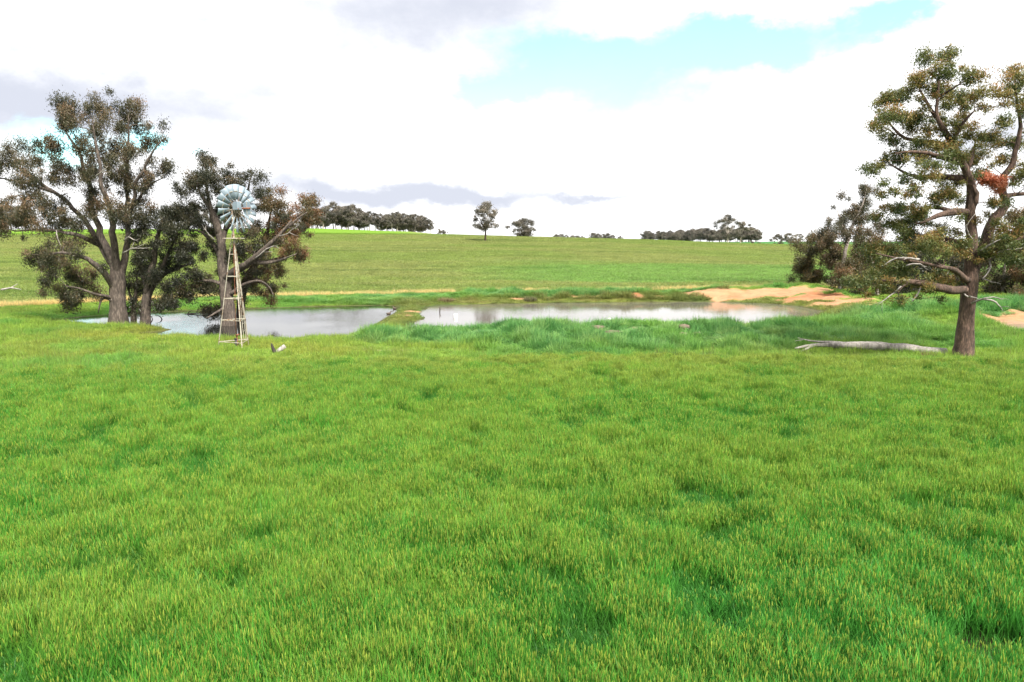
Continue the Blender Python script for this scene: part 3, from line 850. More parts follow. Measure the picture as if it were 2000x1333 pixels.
class Tree:
    def __init__(s, name, base, label, cat='tree', group=None):
        s.root = empty(name, base, label, cat, group); s.base = np.array(base, float)
        s.w = MB(); s.nodes = []; s.nr = []; s.leaves = []
    def limb(s, pts, rad, sides=9, step=.5, wob=.12, nodes=True, wave=1.0):
        p, r = resample(pts, rad, step)
        k = len(p); q = np.linspace(0, 1, k); L = np.linalg.norm(p[-1] - p[0]); ph = rng.uniform(0, 99, 3)
        for i in range(3):
            p[:, i] += (fbm(q * L / 1.6, np.full(k, ph[i]), 1.0, 7, 3) - .5) * wave * min(.9, .13 * L) * np.sin(np.clip(q * 1.15, 0, 1) * math.pi) * (1.0 if i < 2 else .5)
        s.w.tube(p - s.base, r, sides, wob, True, len(s.w.v))
        if nodes:
            s.nodes += p.tolist(); s.nr += r.tolist()
    def reach(s, target, rmax=.12, sides=5, tip=.012):
        N = np.array(s.nodes); tgt = np.asarray(target, float)
        d = np.linalg.norm(N - tgt, axis=1)
        pen = d + np.maximum(0, N[:, 2] - tgt[2] + .1) * 1.6 + .3 / (np.array(s.nr) + .03) * .02
        i = int(np.argmin(pen)); a = N[i]; L = d[i]
        r0 = min(s.nr[i] * .75, .016 + .017 * L, rmax)
        k = max(3, int(L / .5) + 2)
        q = np.linspace(0, 1, k)[:, None]
        up = np.array((0, 0, 1.0)) * L * rng.uniform(-.12, .2)
        jit = rng.normal(0, .055 * L, (k, 3)) * np.sin(q * math.pi)
        path = a + (tgt - a) * q + up * np.sin(q * math.pi) + jit
        rr = np.linspace(r0, max(tip, r0 * .25), k)
        s.w.tube(path - s.base, rr, sides, 0, False)
        s.nodes += path[1:].tolist(); s.nr += rr[1:].tolist()
    def blobs(s, lst, D, spread, per, leaf, droop=.6, flat=.8, tint=(.2, .7), sub=.55, nsub=1.0, twigs=3, rmax=.12, fill=1.5):
        """lst: (px,py,rx,ry[,dd]) foliage pads in the photo; each gets its own distance within the crown"""
        cs, rs = [], []
        sc0 = D / F
        for b in lst:
            px, py, rx, ry = b[:4]
            dd = b[4] if len(b) > 4 else rng.uniform(-spread, spread)
            c = P(px, py, D + dd); k = (D + dd) / F
            R = np.array((rx * k, .5 * (rx + ry) * k, ry * k))
            m = max(2, int(nsub * (R[0] * R[2]) / (sub * sub) * 1.1) + 1)
            for _ in range(m):
                q = c + np.clip(rng.normal(0, .56, 3), -1.05, 1.05) * R
                cs.append(q); rs.append(sub * rng.uniform(.45, 1.15))
        for _ in range(int(fill * len(lst))):            # loose sprays along the limbs between the pads
            i = rng.integers(len(s.nodes) // 6, len(s.nodes))
            if s.nr[i] > .22: continue
            cs.append(np.array(s.nodes[i]) + rng.normal(0, .55, 3)); rs.append(sub * rng.uniform(.4, .8))
        cs = np.array(cs); rs = np.array(rs)
        N = np.array(s.nodes)
        order = np.argsort([np.min(np.linalg.norm(N - c, axis=1)) for c in cs])
        for i in order:
            s.reach(cs[i], rmax)
            for _ in range(twigs):
                e = cs[i] + rng.normal(0, .55, 3) * rs[i]
                s.w.tube(np.array([cs[i], (cs[i] + e) / 2 + rng.normal(0, .05, 3) * rs[i], e]) - s.base, [.012, .009, .004], 3, 0, False)
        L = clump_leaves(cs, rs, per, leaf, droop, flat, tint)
        L[0] = L[0] - s.base
        s.leaves.append(L)
    def dead(s, pts, rad, forks=2, name='dead_branch', mat='dead_wood'):
        m = MB(); p, r = resample(pts, rad, .18)
        p = p + rng.normal(0, .012, p.shape)
        m.tube(p - s.base, r, 5, .1)
        for _ in range(forks):
            i = rng.integers(len(p) // 3, len(p) - 1); L = np.linalg.norm(p[-1] - p[0]) * rng.uniform(.2, .45)
            d = (p[i] - p[i - 1]); d = d / np.linalg.norm(d) + rng.normal(0, .6, 3); d /= np.linalg.norm(d)
            e = p[i] + d * L
            m.tube(np.array([p[i], (p[i] + e) / 2 + rng.normal(0, .08 * L, 3), e]) - s.base, [r[i] * .7, r[i] * .5, .006], 4)
        obj(name, m.mesh(name, True), M[mat], s.root)
    def build(s, bark, leafmat):
        t = obj('trunk', s.w.mesh('trunk', True), M[bark], s.root)
        if s.leaves:
            A = [np.concatenate(a) for a in zip(*s.leaves)]
            obj('crown', leaf_mesh('crown', *A), M[leafmat], s.root)
        return s.root
def px_path(lst, D):
    return np.array([P(a[0], a[1], D + (a[2] if len(a) > 2 else 0)) for a in lst])
def on_ground(px, py, D):
    p = P(px, py, D); return (p[0], p[1], hz1(p[0], p[1]))

# --- big gum on the left, its foot at the water's edge
def left_gum():
    D = 59.0
    b = on_ground(232, 636, D)
    T = Tree('gum_tree', (b[0], b[1], b[2] - .25), 'tallest of the left gum trees, thick grey trunk forking into several tall stems', 'tree')
    T.limb(np.vstack([np.array([(b[0], b[1], b[2] - .25)]), px_path([(232, 625), (231, 600), (230, 565), (230, 535), (226, 512), (223, 495)], D)]), [1.0, .8, .66, .62, .58, .42, .2], 14, .4, .1, True, .3)
    T.limb(px_path([(230, 545), (216, 500, .3), (198, 452, .5), (182, 398, .8), (168, 345, 1), (156, 300, 1), (128, 258, .8), (118, 232, .8)], D), [.4, .32, .26, .21, .17, .13, .08, .04])
    T.limb(px_path([(230, 545), (224, 480, -.8), (214, 430, -1.3), (206, 392, -1.6), (200, 350, -1.8), (188, 290, -1.6), (181, 235, -1.2)], D), [.34, .28, .23, .19, .15, .1, .04])
    T.limb(px_path([(234, 550), (244, 500, .4), (248, 455, .6), (250, 412, .7), (246, 340, .8), (252, 270, .6), (251, 225, .5)], D), [.34, .28, .23, .19, .14, .09, .03])
    T.limb(px_path([(249, 430, .7), (262, 395, .2), (272, 350, -.3), (290, 307, -.6), (315, 275, -.8)], D), [.2, .17, .13, .09, .04])
    T.limb(px_path([(258, 405, .3), (276, 385, .9), (292, 358, 1.4), (322, 347, 1.6)], D), [.14, .11, .08, .03])
    T.limb(px_path([(218, 515, .3), (190, 470, 1.2), (168, 434, 1.8), (126, 391, 2.4), (84, 361, 2.8), (34, 326, 3.1), (10, 312, 3)], D), [.3, .25, .2, .16, .12, .07, .04])
    T.limb(px_path([(110, 378, 2.5), (70, 362, 2.2), (20, 350, 1.8), (-30, 345, 1.5)], D), [.14, .11, .07, .03])
    T.limb(px_path([(196, 480, 1), (160, 462, .2), (122, 452, -.6), (80, 448, -1.2), (30, 452, -1.6)], D), [.22, .18, .13, .1, .05])
    T.limb(px_path([(226, 570), (205, 530, -1), (170, 505, -2.0), (120, 492, -2.6), (85, 500, -2.8)], D), [.3, .25, .18, .12, .05])
    T.limb(px_path([(222, 585, -.2), (205, 577, -1.0), (188, 578, -1.6), (160, 562, -2.2), (130, 560, -2.4)], D), [.2, .15, .11, .08, .04])
    T.limb(px_path([(222, 590, -.4), (200, 575, -.9), (194, 600, -1.1), (192, 612, -1.1)], D), [.12, .1, .06, .03])
    hi = [(121, 238, 30, 36), (133, 205, 14, 16), (181, 221, 24, 26), (251, 226, 30, 30), (268, 225, 18, 20), (216, 240, 17, 18), (286, 268, 25, 22), (316, 277, 13, 12), (309, 337, 26, 13),
          (325, 335, 10, 10), (19, 298, 24, 20), (70, 294, 30, 20), (107, 298, 20, 18), (105, 337, 28, 28), (70, 330, 20, 12), (186, 280, 30, 26), (221, 298, 22, 20), (181, 314, 25, 22), (158, 348, 28, 28), (150, 300, 18, 18),
          (209, 333, 28, 30), (236, 321, 16, 18), (274, 310, 20, 22), (274, 372, 24, 30), (255, 350, 14, 18), (30, 354, 24, 9), (0, 337, 18, 16), (58, 377, 18, 18), (-25, 320, 26, 26), (-30, 370, 20, 16)]
    lo = [(14, 402, 24, 20), (65, 412, 42, 28), (35, 437, 38, 16), (116, 416, 32, 25), (126, 449, 28, 18), (163, 418, 22, 26), (190, 400, 16, 20), (223, 412, 22, 24), (267, 416, 24, 22), (-20, 420, 30, 26),
          (109, 496, 44, 22), (76, 508, 22, 16), (139, 528, 40, 22), (126, 570, 34, 24), (168, 560, 22, 22), (105, 555, 18, 15), (92, 520, 20, 12), (150, 590, 14, 10)]
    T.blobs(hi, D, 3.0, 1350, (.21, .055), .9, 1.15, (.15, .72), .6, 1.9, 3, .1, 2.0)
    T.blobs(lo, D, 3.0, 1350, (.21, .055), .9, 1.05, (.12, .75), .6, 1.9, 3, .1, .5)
    for pts, r in (([(243, 470, -1.2), (252, 462, -1.6), (262, 470, -1.9), (270, 472, -2)], [.07, .05, .035, .015]), ([(240, 495, -1), (258, 485, -1.6), (280, 486, -2), (294, 484, -2.2)], [.07, .05, .03, .012]),
                   ([(110, 450, -1), (112, 465, -1.3), (118, 478, -1.4), (120, 505, -1.5)], [.05, .05, .035, .02]), ([(186, 345, -2.6), (200, 335, -3), (212, 325, -3.1)], [.05, .04, .015])):
        T.dead(px_path(pts, D), r, 2)
    T.build('bark_gum', 'leaf_olive')
left_gum()

def twin_gum(name, base_px, D, label, limbs, blobs, spread=2.2, leafmat='leaf_olive', tint=(.05, .5), per=1350, deads=(), bark='bark_gum', sub=.6, leaf=(.21, .055), nsub=1.8, droop=.75, flat=.9):
    b = on_ground(base_px[0], base_px[1], D)
    T = Tree(name, (b[0], b[1], b[2] - .2), label, 'tree')
    for k, (pts, r, sides) in enumerate(limbs):
        p = px_path(pts, D)
        if k == 0:
            p[0] = (b[0], b[1], b[2] - .2)
        T.limb(p, r, sides, wave=.45 if k == 0 else 1.0)
    T.blobs(blobs, D, spread, per, leaf, droop, flat, tint, sub, nsub, 3)
    for pts, r in deads: T.dead(px_path(pts, D), r, 2)
    return T.build(bark, leafmat)
twin_gum('gum_tree', (283, 635), 59.6, 'dark leafy gum with leaning trunk in the water, right of the tallest gum',
         [([(283, 636), (284, 605), (287, 578), (296, 555, .2), (320, 534, .6), (350, 522, 1), (372, 516, 1.2)], [.48, .42, .38, .33, .22, .15, .07], 12),
          ([(287, 578), (290, 530, -.4), (298, 480, -.6), (315, 440, -.5), (322, 420)], [.32, .28, .22, .14, .05], 9),
          ([(288, 570), (272, 520, .6), (268, 480, 1)], [.2, .14, .06], 8), ([(300, 552, .2), (330, 500, -.6), (345, 460, -1)], [.2, .14, .05], 8)],
         [(300, 442, 34, 24), (320, 418, 22, 14), (345, 450, 32, 28), (282, 490, 26, 30), (322, 508, 36, 28), (360, 500, 26, 24), (300, 545, 34, 26), (332, 565, 26, 24), (316, 590, 22, 16), (345, 590, 16, 12), (375, 470, 18, 24), (262, 455, 18, 22)],
         1.8, tint=(.0, .42))
twin_gum('gum_tree', (260, 634), 60.4, 'slender short gum with thin trunk squeezed between two thicker gum trunks',
         [([(260, 635), (261, 615), (262, 596), (266, 570), (268, 540)], [.3, .26, .22, .15, .06], 10), ([(262, 596), (252, 575, .3), (250, 555, .5)], [.14, .1, .04], 7)],
         [(266, 590, 20, 18), (262, 560, 22, 22), (272, 530, 22, 22), (285, 600, 14, 12), (254, 600, 10, 12)], 1.2, tint=(.0, .42))
twin_gum('gum_tree', (446, 632), 59.4, 'broad rust-tinged gum standing in the pond behind the windmill',
         [([(446, 633), (445, 615), (442, 585), (438, 555), (435, 520), (430, 470), (423, 434), (408, 400, .3), (392, 384, .5), (385, 360, .6)], [.78, .64, .56, .5, .42, .33, .26, .19, .12, .05], 14),
          ([(432, 490), (440, 440, .6), (446, 390, .8), (438, 350, .8)], [.3, .22, .14, .05], 9), ([(428, 460), (412, 420, -.8), (405, 370, -1.2), (403, 335, -1.2)], [.28, .2, .12, .04], 9),
          ([(440, 450, .5), (465, 410, 1.2), (485, 370, 1.5), (490, 345, 1.5)], [.22, .16, .1, .04], 8),
          ([(438, 545), (465, 525, -.8), (494, 511, -1.4), (520, 486, -1.8), (542, 465, -2), (570, 430, -2)], [.38, .32, .28, .2, .14, .06], 9),
          ([(494, 512, -1.4), (520, 515, -1.2), (551, 508, -1), (580, 496, -.8)], [.2, .16, .1, .04], 8), ([(520, 488, -1.8), (560, 440, -1), (600, 415, -.5)], [.18, .12, .05], 8),
          ([(438, 520), (417, 472, .6), (397, 452, 1), (375, 450, 1.3)], [.26, .18, .12, .05], 8), ([(441, 560), (410, 545, -.8), (385, 550, -1.2)], [.22, .14, .06], 8),
          ([(442, 580), (470, 560, -.6), (505, 545, -.9), (530, 560, -1), (536, 585, -1)], [.22, .16, .1, .06, .03], 8), ([(442, 600, -.3), (420, 612, -1), (404, 622, -1.5)], [.14, .1, .06], 7)],
         [(403, 326, 30, 22), (437, 336, 20, 20), (385, 342, 20, 18), (483, 341, 27, 14), (506, 366, 17, 18), (366, 364, 26, 12), (350, 372, 12, 8), (370, 395, 24, 18), (357, 420, 18, 18), (403, 362, 30, 22), (475, 380, 25, 25), (440, 375, 20, 22),
          (415, 410, 22, 22), (391, 452, 34, 28), (378, 494, 34, 24), (399, 556, 30, 28), (366, 570, 28, 24), (372, 540, 20, 20), (412, 612, 18, 10), (420, 600, 14, 12), (445, 515, 28, 34), (475, 470, 26, 34), (470, 425, 20, 24), (475, 560, 24, 30)],
         2.6, 'leaf_olive', (.05, .6),
         deads=(([(500, 505, -2.2), (520, 487, -2.7), (536, 480, -2.9), (546, 486, -3)], [.07, .06, .04, .015]), ([(545, 462, -2.4), (560, 458, -2.8), (572, 448, -3), (582, 442, -3.1)], [.05, .045, .03, .012]),
                ([(420, 470, -1.2), (405, 455, -1.8), (396, 440, -2)], [.06, .04, .015])))
# the rust tinted right half of that tree is a gum of its own, further back in the pond
twin_gum('gum_tree', (468, 622), 63.5, 'gum with russet foliage reaching right over the pond beyond the windmill',
         [([(468, 624), (470, 590), (480, 550), (500, 515), (530, 475), (560, 440), (590, 415)], [.42, .38, .34, .3, .24, .16, .05], 10), ([(500, 515), (530, 510), (570, 496)], [.2, .14, .05], 8),
          ([(485, 545), (510, 545), (532, 570)], [.18, .12, .04], 8), ([(520, 490), (525, 440), (532, 400)], [.18, .12, .04], 8)],
         [(559, 410, 46, 30), (597, 410, 26, 22), (612, 425, 14, 12), (529, 393, 24, 18), (542, 450, 46, 28), (588, 452, 25, 20), (580, 494, 22, 13), (560, 485, 24, 18), (513, 494, 26, 22), (504, 536, 30, 24), (527, 553, 25, 18), (540, 532, 16, 12), (534, 586, 14, 18), (520, 440, 26, 26)],
         2.4, 'leaf_rust', (.2, .85))

# --- big tree on the right
def right_tree():
    D = 39.4
    b = on_ground(1881, 702, D)
    T = Tree('jarrah_tree', (b[0], b[1], b[2] - .2), 'large rough-barked tree with forked brown trunk at the right edge', 'tree')
    T.limb(np.vstack([np.array([(b[0], b[1], b[2] - .2)]), px_path([(1881, 694), (1884, 672), (1888, 630), (1891, 590), (1893, 560), (1895, 540), (1896, 515)], D)]), [.74, .58, .47, .42, .41, .42, .40, .26], 16, .3, .12, True, .25)
    T.limb(px_path([(1893, 548), (1895, 510), (1896, 469), (1895, 405), (1892, 355), (1875, 316), (1858, 278), (1838, 252), (1824, 224), (1832, 195), (1834, 145), (1838, 120)], D), [.34, .3, .28, .26, .23, .2, .17, .14, .1, .07, .05, .025], 12, .35, .12, True, .5)
    T.limb(px_path([(1897, 552), (1912, 505, .5), (1930, 459, .8), (1945, 421, 1), (1958, 382, 1.2), (1969, 328, 1.2), (1986, 308, 1), (1996, 271, 1), (1993, 240, 1), (1984, 190, .8), (1982, 150, .8)], D), [.34, .3, .27, .24, .21, .18, .15, .13, .1, .06, .025], 12, .35)
    T.limb(px_path([(1884, 566, -.3), (1862, 570, -.9), (1843, 566, -1.3), (1808, 556, -1.8), (1777, 550, -2.1), (1750, 551, -2.2), (1723, 548, -2.2)], D), [.24, .23, .22, .2, .15, .1, .06], 9, .3)
    T.limb(px_path([(1890, 415), (1859, 413, -.6), (1836, 418, -1), (1818, 431, -1.3), (1790, 438, -1.6)], D), [.2, .18, .14, .1, .05])
    T.limb(px_path([(1859, 413, -.6), (1841, 404, -.2), (1823, 402, 0), (1790, 408, .4)], D), [.13, .11, .08, .04])
    T.limb(px_path([(1890, 350), (1862, 348, .6), (1843, 340, 1), (1815, 350, 1.3), (1775, 345, 1.6), (1740, 322, 1.8)], D), [.2, .17, .15, .12, .09, .04])
    T.limb(px_path([(1872, 318), (1843, 307, -.8), (1810, 298, -1.3), (1775, 295, -1.6), (1748, 300, -1.8)], D), [.17, .14, .1, .07, .03])
    T.limb(px_path([(1862, 290), (1820, 275, .8), (1770, 277, 1.5), (1750, 258, 1.8), (1732, 235, 2)], D), [.15, .12, .1, .07, .03])
    T.limb(px_path([(1860, 282), (1868, 262, -.4), (1884, 233, -.8), (1904, 216, -1)], D), [.14, .12, .08, .03])
    T.limb(px_path([(1828, 230), (1808, 205, .6), (1795, 180, .8), (1790, 160, .9)], D), [.1, .08, .05, .03])
    T.limb(px_path([(1833, 190), (1860, 175, -.5), (1890, 155, -.8)], D), [.08, .06, .03])
    T.limb(px_path([(1895, 412), (1910, 402, -.3), (1918, 388, -.4), (1914, 370, -.4), (1900, 362, -.3)], D), [.16, .15, .14, .1, .06])
    T.limb(px_path([(1890, 330), (1900, 300, .5), (1906, 272, .7)], D), [.12, .08, .03])
    T.limb(px_path([(1890, 548, -.2), (1874, 540, -1), (1862, 528, -1.5), (1845, 524, -2), (1830, 515, -2.2)], D), [.2, .17, .14, .09, .04])
    T.limb(px_path([(1850, 524, -2), (1800, 515, -2.6), (1750, 505, -2.8), (1710, 495, -2.9)], D), [.1, .08, .06, .03])
    T.limb(px_path([(1896, 480), (1860, 470, 1), (1810, 462, 1.8), (1760, 450, 2.2)], D), [.16, .12, .08, .04])
    T.limb(px_path([(1910, 510, .4), (1935, 495, -.6), (1965, 480, -1), (2000, 460, -1.2), (2040, 450, -1.2)], D), [.2, .16, .12, .08, .04])
    T.limb(px_path([(1958, 385, 1.2), (1985, 380, 1.6), (2020, 372, 2), (2060, 350, 2.2)], D), [.15, .12, .08, .04])
    T.limb(px_path([(1777, 551, -2.1), (1760, 562, -2.4), (1752, 575, -2.5), (1758, 592, -2.5)], D), [.07, .05, .035, .015], 6, .2)
    A = [(1825, 112, 28, 14), (1845, 138, 25, 14), (1792, 154, 22, 16), (1897, 151, 18, 13), (1836, 167, 28, 16), (1856, 187, 20, 13), (1897, 195, 20, 15), (1914, 210, 10, 10), (1866, 208, 22, 14),
         (1731, 197, 20, 14), (1751, 222, 28, 14), (1718, 246, 14, 13), (1739, 269, 18, 11), (1795, 246, 22, 11), (1802, 223, 16, 9), (1853, 233, 25, 13), (1790, 274, 25, 9), (1904, 264, 30, 15), (1843, 289, 30, 13), (1757, 297, 28, 11),
         (1705, 330, 14, 13), (1739, 315, 22, 11), (1792, 304, 20, 10), (1899, 312, 26, 15), (1922, 343, 14, 9), (1823, 330, 28, 13), (1782, 350, 26, 13), (1853, 360, 20, 12), (1736, 373, 24, 13), (1833, 386, 28, 14), (1782, 381, 20, 11),
         (1744, 409, 25, 11), (1802, 409, 26, 13), (1765, 190, 14, 10), (1775, 235, 14, 10), (1830, 260, 14, 8),
         (1981, 141, 15, 9), (1950, 172, 17, 12), (1986, 164, 20, 15), (1981, 192, 22, 13), (1958, 236, 17, 11), (1994, 213, 18, 12), (1973, 282, 27, 19), (1961, 310, 21, 11), (1996, 335, 18, 15), (1956, 396, 16, 13), (2020, 150, 22, 18), (2030, 210, 26, 20), (2040, 290, 28, 20), (2050, 360, 28, 20), (2030, 420, 28, 18),
         (1736, 439, 36, 14), (1795, 426, 28, 12), (1757, 411, 20, 10), (1703, 487, 26, 15), (1744, 487, 22, 13), (1797, 480, 26, 16), (1859, 487, 32, 12), (1899, 488, 28, 12), (1935, 495, 20, 11), (1695, 553, 28, 12), (1731, 531, 32, 12), (1769, 526, 26, 13),
         (1672, 556, 14, 8), (1843, 541, 22, 10), (1948, 446, 18, 12), (1973, 467, 28, 16), (1991, 444, 20, 14), (1981, 500, 20, 10), (2040, 480, 26, 16), (1823, 470, 22, 11), (1770, 456, 24, 12), (1715, 515, 18, 10)]
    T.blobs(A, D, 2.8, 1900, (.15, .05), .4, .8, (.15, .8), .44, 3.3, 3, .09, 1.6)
    T.blobs([(1759, 589, 22, 9, -2.5)], D, .5, 420, (.15, .05), .3, .7, (.6, 1), .35, 1.6, 3, .09, 0)
    for pts, r in (([(1897, 593, -.5), (1920, 583, -1), (1943, 587, -1.3), (1958, 606, -1.5)], [.07, .06, .05, .02]), ([(1918, 584, -1), (1940, 580, -1.2), (1960, 585, -1.3)], [.04, .03, .01]),
                   ([(1884, 575, -.5), (1888, 582, -.9), (1900, 580, -1), (1911, 584, -1.1)], [.05, .045, .03, .015]), ([(1932, 508, -.4), (1936, 525, -.8), (1926, 538, -1), (1919, 545, -1.1)], [.055, .05, .04, .02]),
                   ([(1919, 545, -.4), (1935, 551, -.9), (1955, 555, -1.3)], [.05, .035, .012]), ([(1797, 562, -1.9), (1793, 576, -2.1), (1780, 590, -2.2)], [.05, .04, .02]),
                   ([(1795, 507, -3), (1770, 503, -3.2), (1745, 505, -3.3), (1727, 517, -3.3)], [.06, .05, .035, .012]), ([(1770, 520, -3), (1790, 513, -3.1), (1810, 522, -3.2)], [.05, .035, .012]),
                   ([(1874, 545, -.8), (1858, 520, -1.6), (1850, 535, -1.8)], [.05, .035, .015]), ([(1915, 490, -.8), (1935, 476, -1.2), (1955, 468, -1.4)], [.06, .045, .015]), ([(1900, 470, -.6), (1890, 456, -.9), (1886, 440, -1), (1905, 418, -1.1)], [.04, .035, .025, .01]),
                   ([(1946, 495, -.9), (1965, 487, -1.3), (1995, 486, -1.5)], [.05, .035, .012]), ([(1907, 200, -1.1), (1915, 180, -1.2), (1924, 158, -1.3)], [.03, .02, .006]), ([(1760, 560, -2.4), (1730, 585, -2.6), (1712, 597, -2.7)], [.04, .025, .01])):
        T.dead(px_path(pts, D), r, 2)
    root = T.build('bark_brown', 'leaf_jarrah')
    # the branch whose leaves have died
    T.leaves = []; T.w = MB(); T.nodes = []; T.nr = []
    T.limb(px_path([(1964, 372, 1.2), (1952, 362, .7), (1938, 354, .2)], D), [.07, .05, .02], 6, .2)
    T.blobs([(1948, 357, 27, 13, .2), (1935, 352, 16, 9, .2)], D, .5, 2600, (.15, .05), .3, .75, (.2, .8), .36, 4.5, 3, .05, 0)
    A = [np.concatenate(a) for a in zip(*T.leaves)]
    tw = obj('dead_leaf_branch', T.w.mesh('dead_leaf_branch', True), M['bark_brown'], root)
    o = obj('dead_foliage', leaf_mesh('dead_foliage', *A), M['leaf_dead'], tw)
    tw['label'] = 'small branch of dead orange-red leaves'
right_tree()

# --- bushy trees behind the right-hand bank
SHRUBS = [
    ((1580, 556), 96, 'rounded dark bush at the left end of the right-hand thicket', [([(1580, 556), (1578, 520), (1580, 485)], [.22, .16, .05])],
     [(1570, 490, 22, 18), (1600, 480, 24, 20), (1565, 520, 20, 22), (1595, 520, 28, 26), (1580, 545, 28, 12), (1615, 545, 22, 14), (1585, 465, 16, 12)], 2.4, 'leaf_rust', (.1, .55)),
    ((1640, 560), 92, 'tall grey-green gum rising from the thicket left of the large right tree', [([(1645, 562), (1648, 510), (1660, 450), (1685, 400), (1692, 370)], [.34, .28, .2, .1, .03]), ([(1655, 470), (1640, 430), (1635, 410)], [.16, .1, .03])],
     [(1632, 430, 22, 14), (1655, 388, 12, 10), (1692, 372, 14, 14), (1670, 420, 26, 20), (1690, 410, 20, 18), (1650, 455, 30, 22), (1625, 470, 26, 20), (1690, 450, 26, 24), (1640, 500, 34, 24), (1680, 500, 30, 26), (1608, 455, 14, 10), (1665, 540, 34, 20)], 3.0, 'leaf_olive', (.2, .75)),
    ((1715, 575), 84, 'low olive bush under the left limb of the large right tree', [([(1715, 578), (1712, 540), (1700, 500)], [.22, .16, .05])],
     [(1690, 490, 26, 22), (1720, 480, 26, 20), (1700, 530, 30, 22), (1660, 525, 22, 20), (1735, 540, 28, 24), (1640, 545, 20, 16), (1690, 565, 30, 12)], 2.4, 'leaf_rust', (.15, .65)),
    ((1790, 580), 86, 'dark bushy tree behind the low limb of the large right tree', [([(1790, 582), (1792, 530), (1800, 480), (1820, 450)], [.28, .2, .12, .04])],
     [(1790, 470, 34, 20), (1825, 455, 22, 16), (1770, 510, 34, 24), (1815, 505, 34, 26), (1790, 550, 40, 22), (1750, 560, 22, 16), (1835, 550, 26, 24)], 3.0, 'leaf_olive', (.05, .5)),
    ((1870, 590), 84, 'dark bushy tree directly behind the forked right trunk', [([(1870, 594), (1868, 540), (1860, 480)], [.28, .2, .05])],
     [(1860, 500, 34, 24), (1895, 530, 30, 26), (1855, 550, 34, 26), (1900, 575, 34, 18), (1880, 590, 34, 14), (1845, 470, 18, 12)], 2.6, 'leaf_olive', (.05, .5)),
    ((1955, 606), 78, 'dense grey-green shrub on the right edge, right of the forked trunk', [([(1955, 610), (1958, 560), (1965, 500)], [.26, .2, .05])],
     [(1955, 500, 30, 24), (1930, 540, 28, 26), (1965, 550, 34, 26), (1945, 590, 36, 18), (1990, 590, 30, 18), (1920, 590, 20, 14), (1985, 510, 24, 22)], 2.6, 'leaf_olive', (.15, .65)),
    ((2015, 612), 74, 'tall rusty gum cut by the right picture edge behind the shrubs', [([(2015, 616), (2012, 540), (2005, 470), (2010, 420)], [.34, .26, .16, .05])],
     [(2000, 430, 28, 22), (1975, 425, 16, 12), (2030, 430, 30, 24), (1995, 475, 32, 24), (2040, 490, 34, 28), (2000, 535, 30, 26), (2050, 560, 40, 34), (1998, 580, 24, 22)], 3.0, 'leaf_rust', (.15, .7)),
]
for (bp, D, lab, limbs, bl, sp_, lm, tint) in SHRUBS:
    twin_gum('bushy_tree', bp, D, lab, [(p, r, 8) for p, r in limbs], bl, sp_, lm, tint, 900, (), 'bark_far', .8, (.25, .075), 2.0, .5, 1.0)

# --- far trees: prototypes of one real size, copied
def far_tree(kind, label, seed):
    global rng
    keep = rng; rng = np.random.default_rng(seed)
    T = Tree('gum_tree', (0, 0, 0), label, 'tree')
    H, W, trunk_h, n, dens, lean = kind
    top = np.array((lean * H, 0, H))
    fork = np.array((lean * trunk_h * .7, 0, trunk_h))
    T.limb([(0, 0, -.6), (0, 0, .4), fork * np.array((.5, 1, .5)), fork], [H * .036, H * .026, H * .021, H * .018], 8, .8, .1)
    for k in range(5):
        a = k * 1.256 + rng.uniform(-.4, .4); r = W * rng.uniform(.25, .42)
        e = np.array((fork[0] + r * math.cos(a), r * math.sin(a), H * rng.uniform(.68, .92)))
        T.limb([fork - (0, 0, .3), fork * .5 + e * .5 + np.array((0, 0, -.03 * H)), e], [H * .014, H * .009, H * .004], 6, .8, .1)
    cs, rs = [], []
    for k in range(n):
        a = rng.uniform(0, 6.283); u = rng.uniform(); zf = rng.uniform(trunk_h / H * .95, 1.0)
        q = (zf - trunk_h / H) / (1 - trunk_h / H)
        rad = W * .5 * math.sqrt(max(.05, 1 - (2 * q - .95) ** 2 * .9)) * u ** .5 * (1 + .35 * math.sin(a * 3 + H) * math.cos(a * 2 + 5 * q))
        cs.append((lean * H * zf + rad * math.cos(a), rad * math.sin(a), H * zf - .6)); rs.append(rng.uniform(.45, 1.3) * W * .095)
    cs = np.array(cs); rs = np.array(rs)
    for c in cs: T.reach(c, H * .008, 4, .03)
    T.leaves.append(clump_leaves(cs, rs, 2.6 * dens / (W * .095) ** 2, (.48, .21), .35, .75, (.1, .85)))
    rng = keep
    return T
def copy_tree(root, loc, rz, s, label, group, name=None):
    r = root.copy(); COL.objects.link(r); r.location = loc; r.rotation_euler = (0, 0, rz); r.scale = s
    r['label'] = label
    if group: r['group'] = group
    elif 'group' in r: del r['group']
    for ch in root.children:
        c = ch.copy(); COL.objects.link(c); c.parent = r
    return r
PROTO = []
KINDS = [(14, 11, 4.2, 95, 60, .02), (15, 9.5, 5.5, 85, 55, -.06), (13, 11.5, 3.4, 100, 60, .05), (16, 10, 6.5, 80, 60, .0), (12, 10, 3.2, 90, 55, -.05), (14, 10, 4.5, 50, 40, .09)]
for k, kd in enumerate(KINDS):
    T = far_tree(kd, 'far gum tree', 300 + k)
    PROTO.append(T.build('bark_pale' if k in (1, 5) else 'bark_far', 'leaf_far'))
used = [False] * len(PROTO)
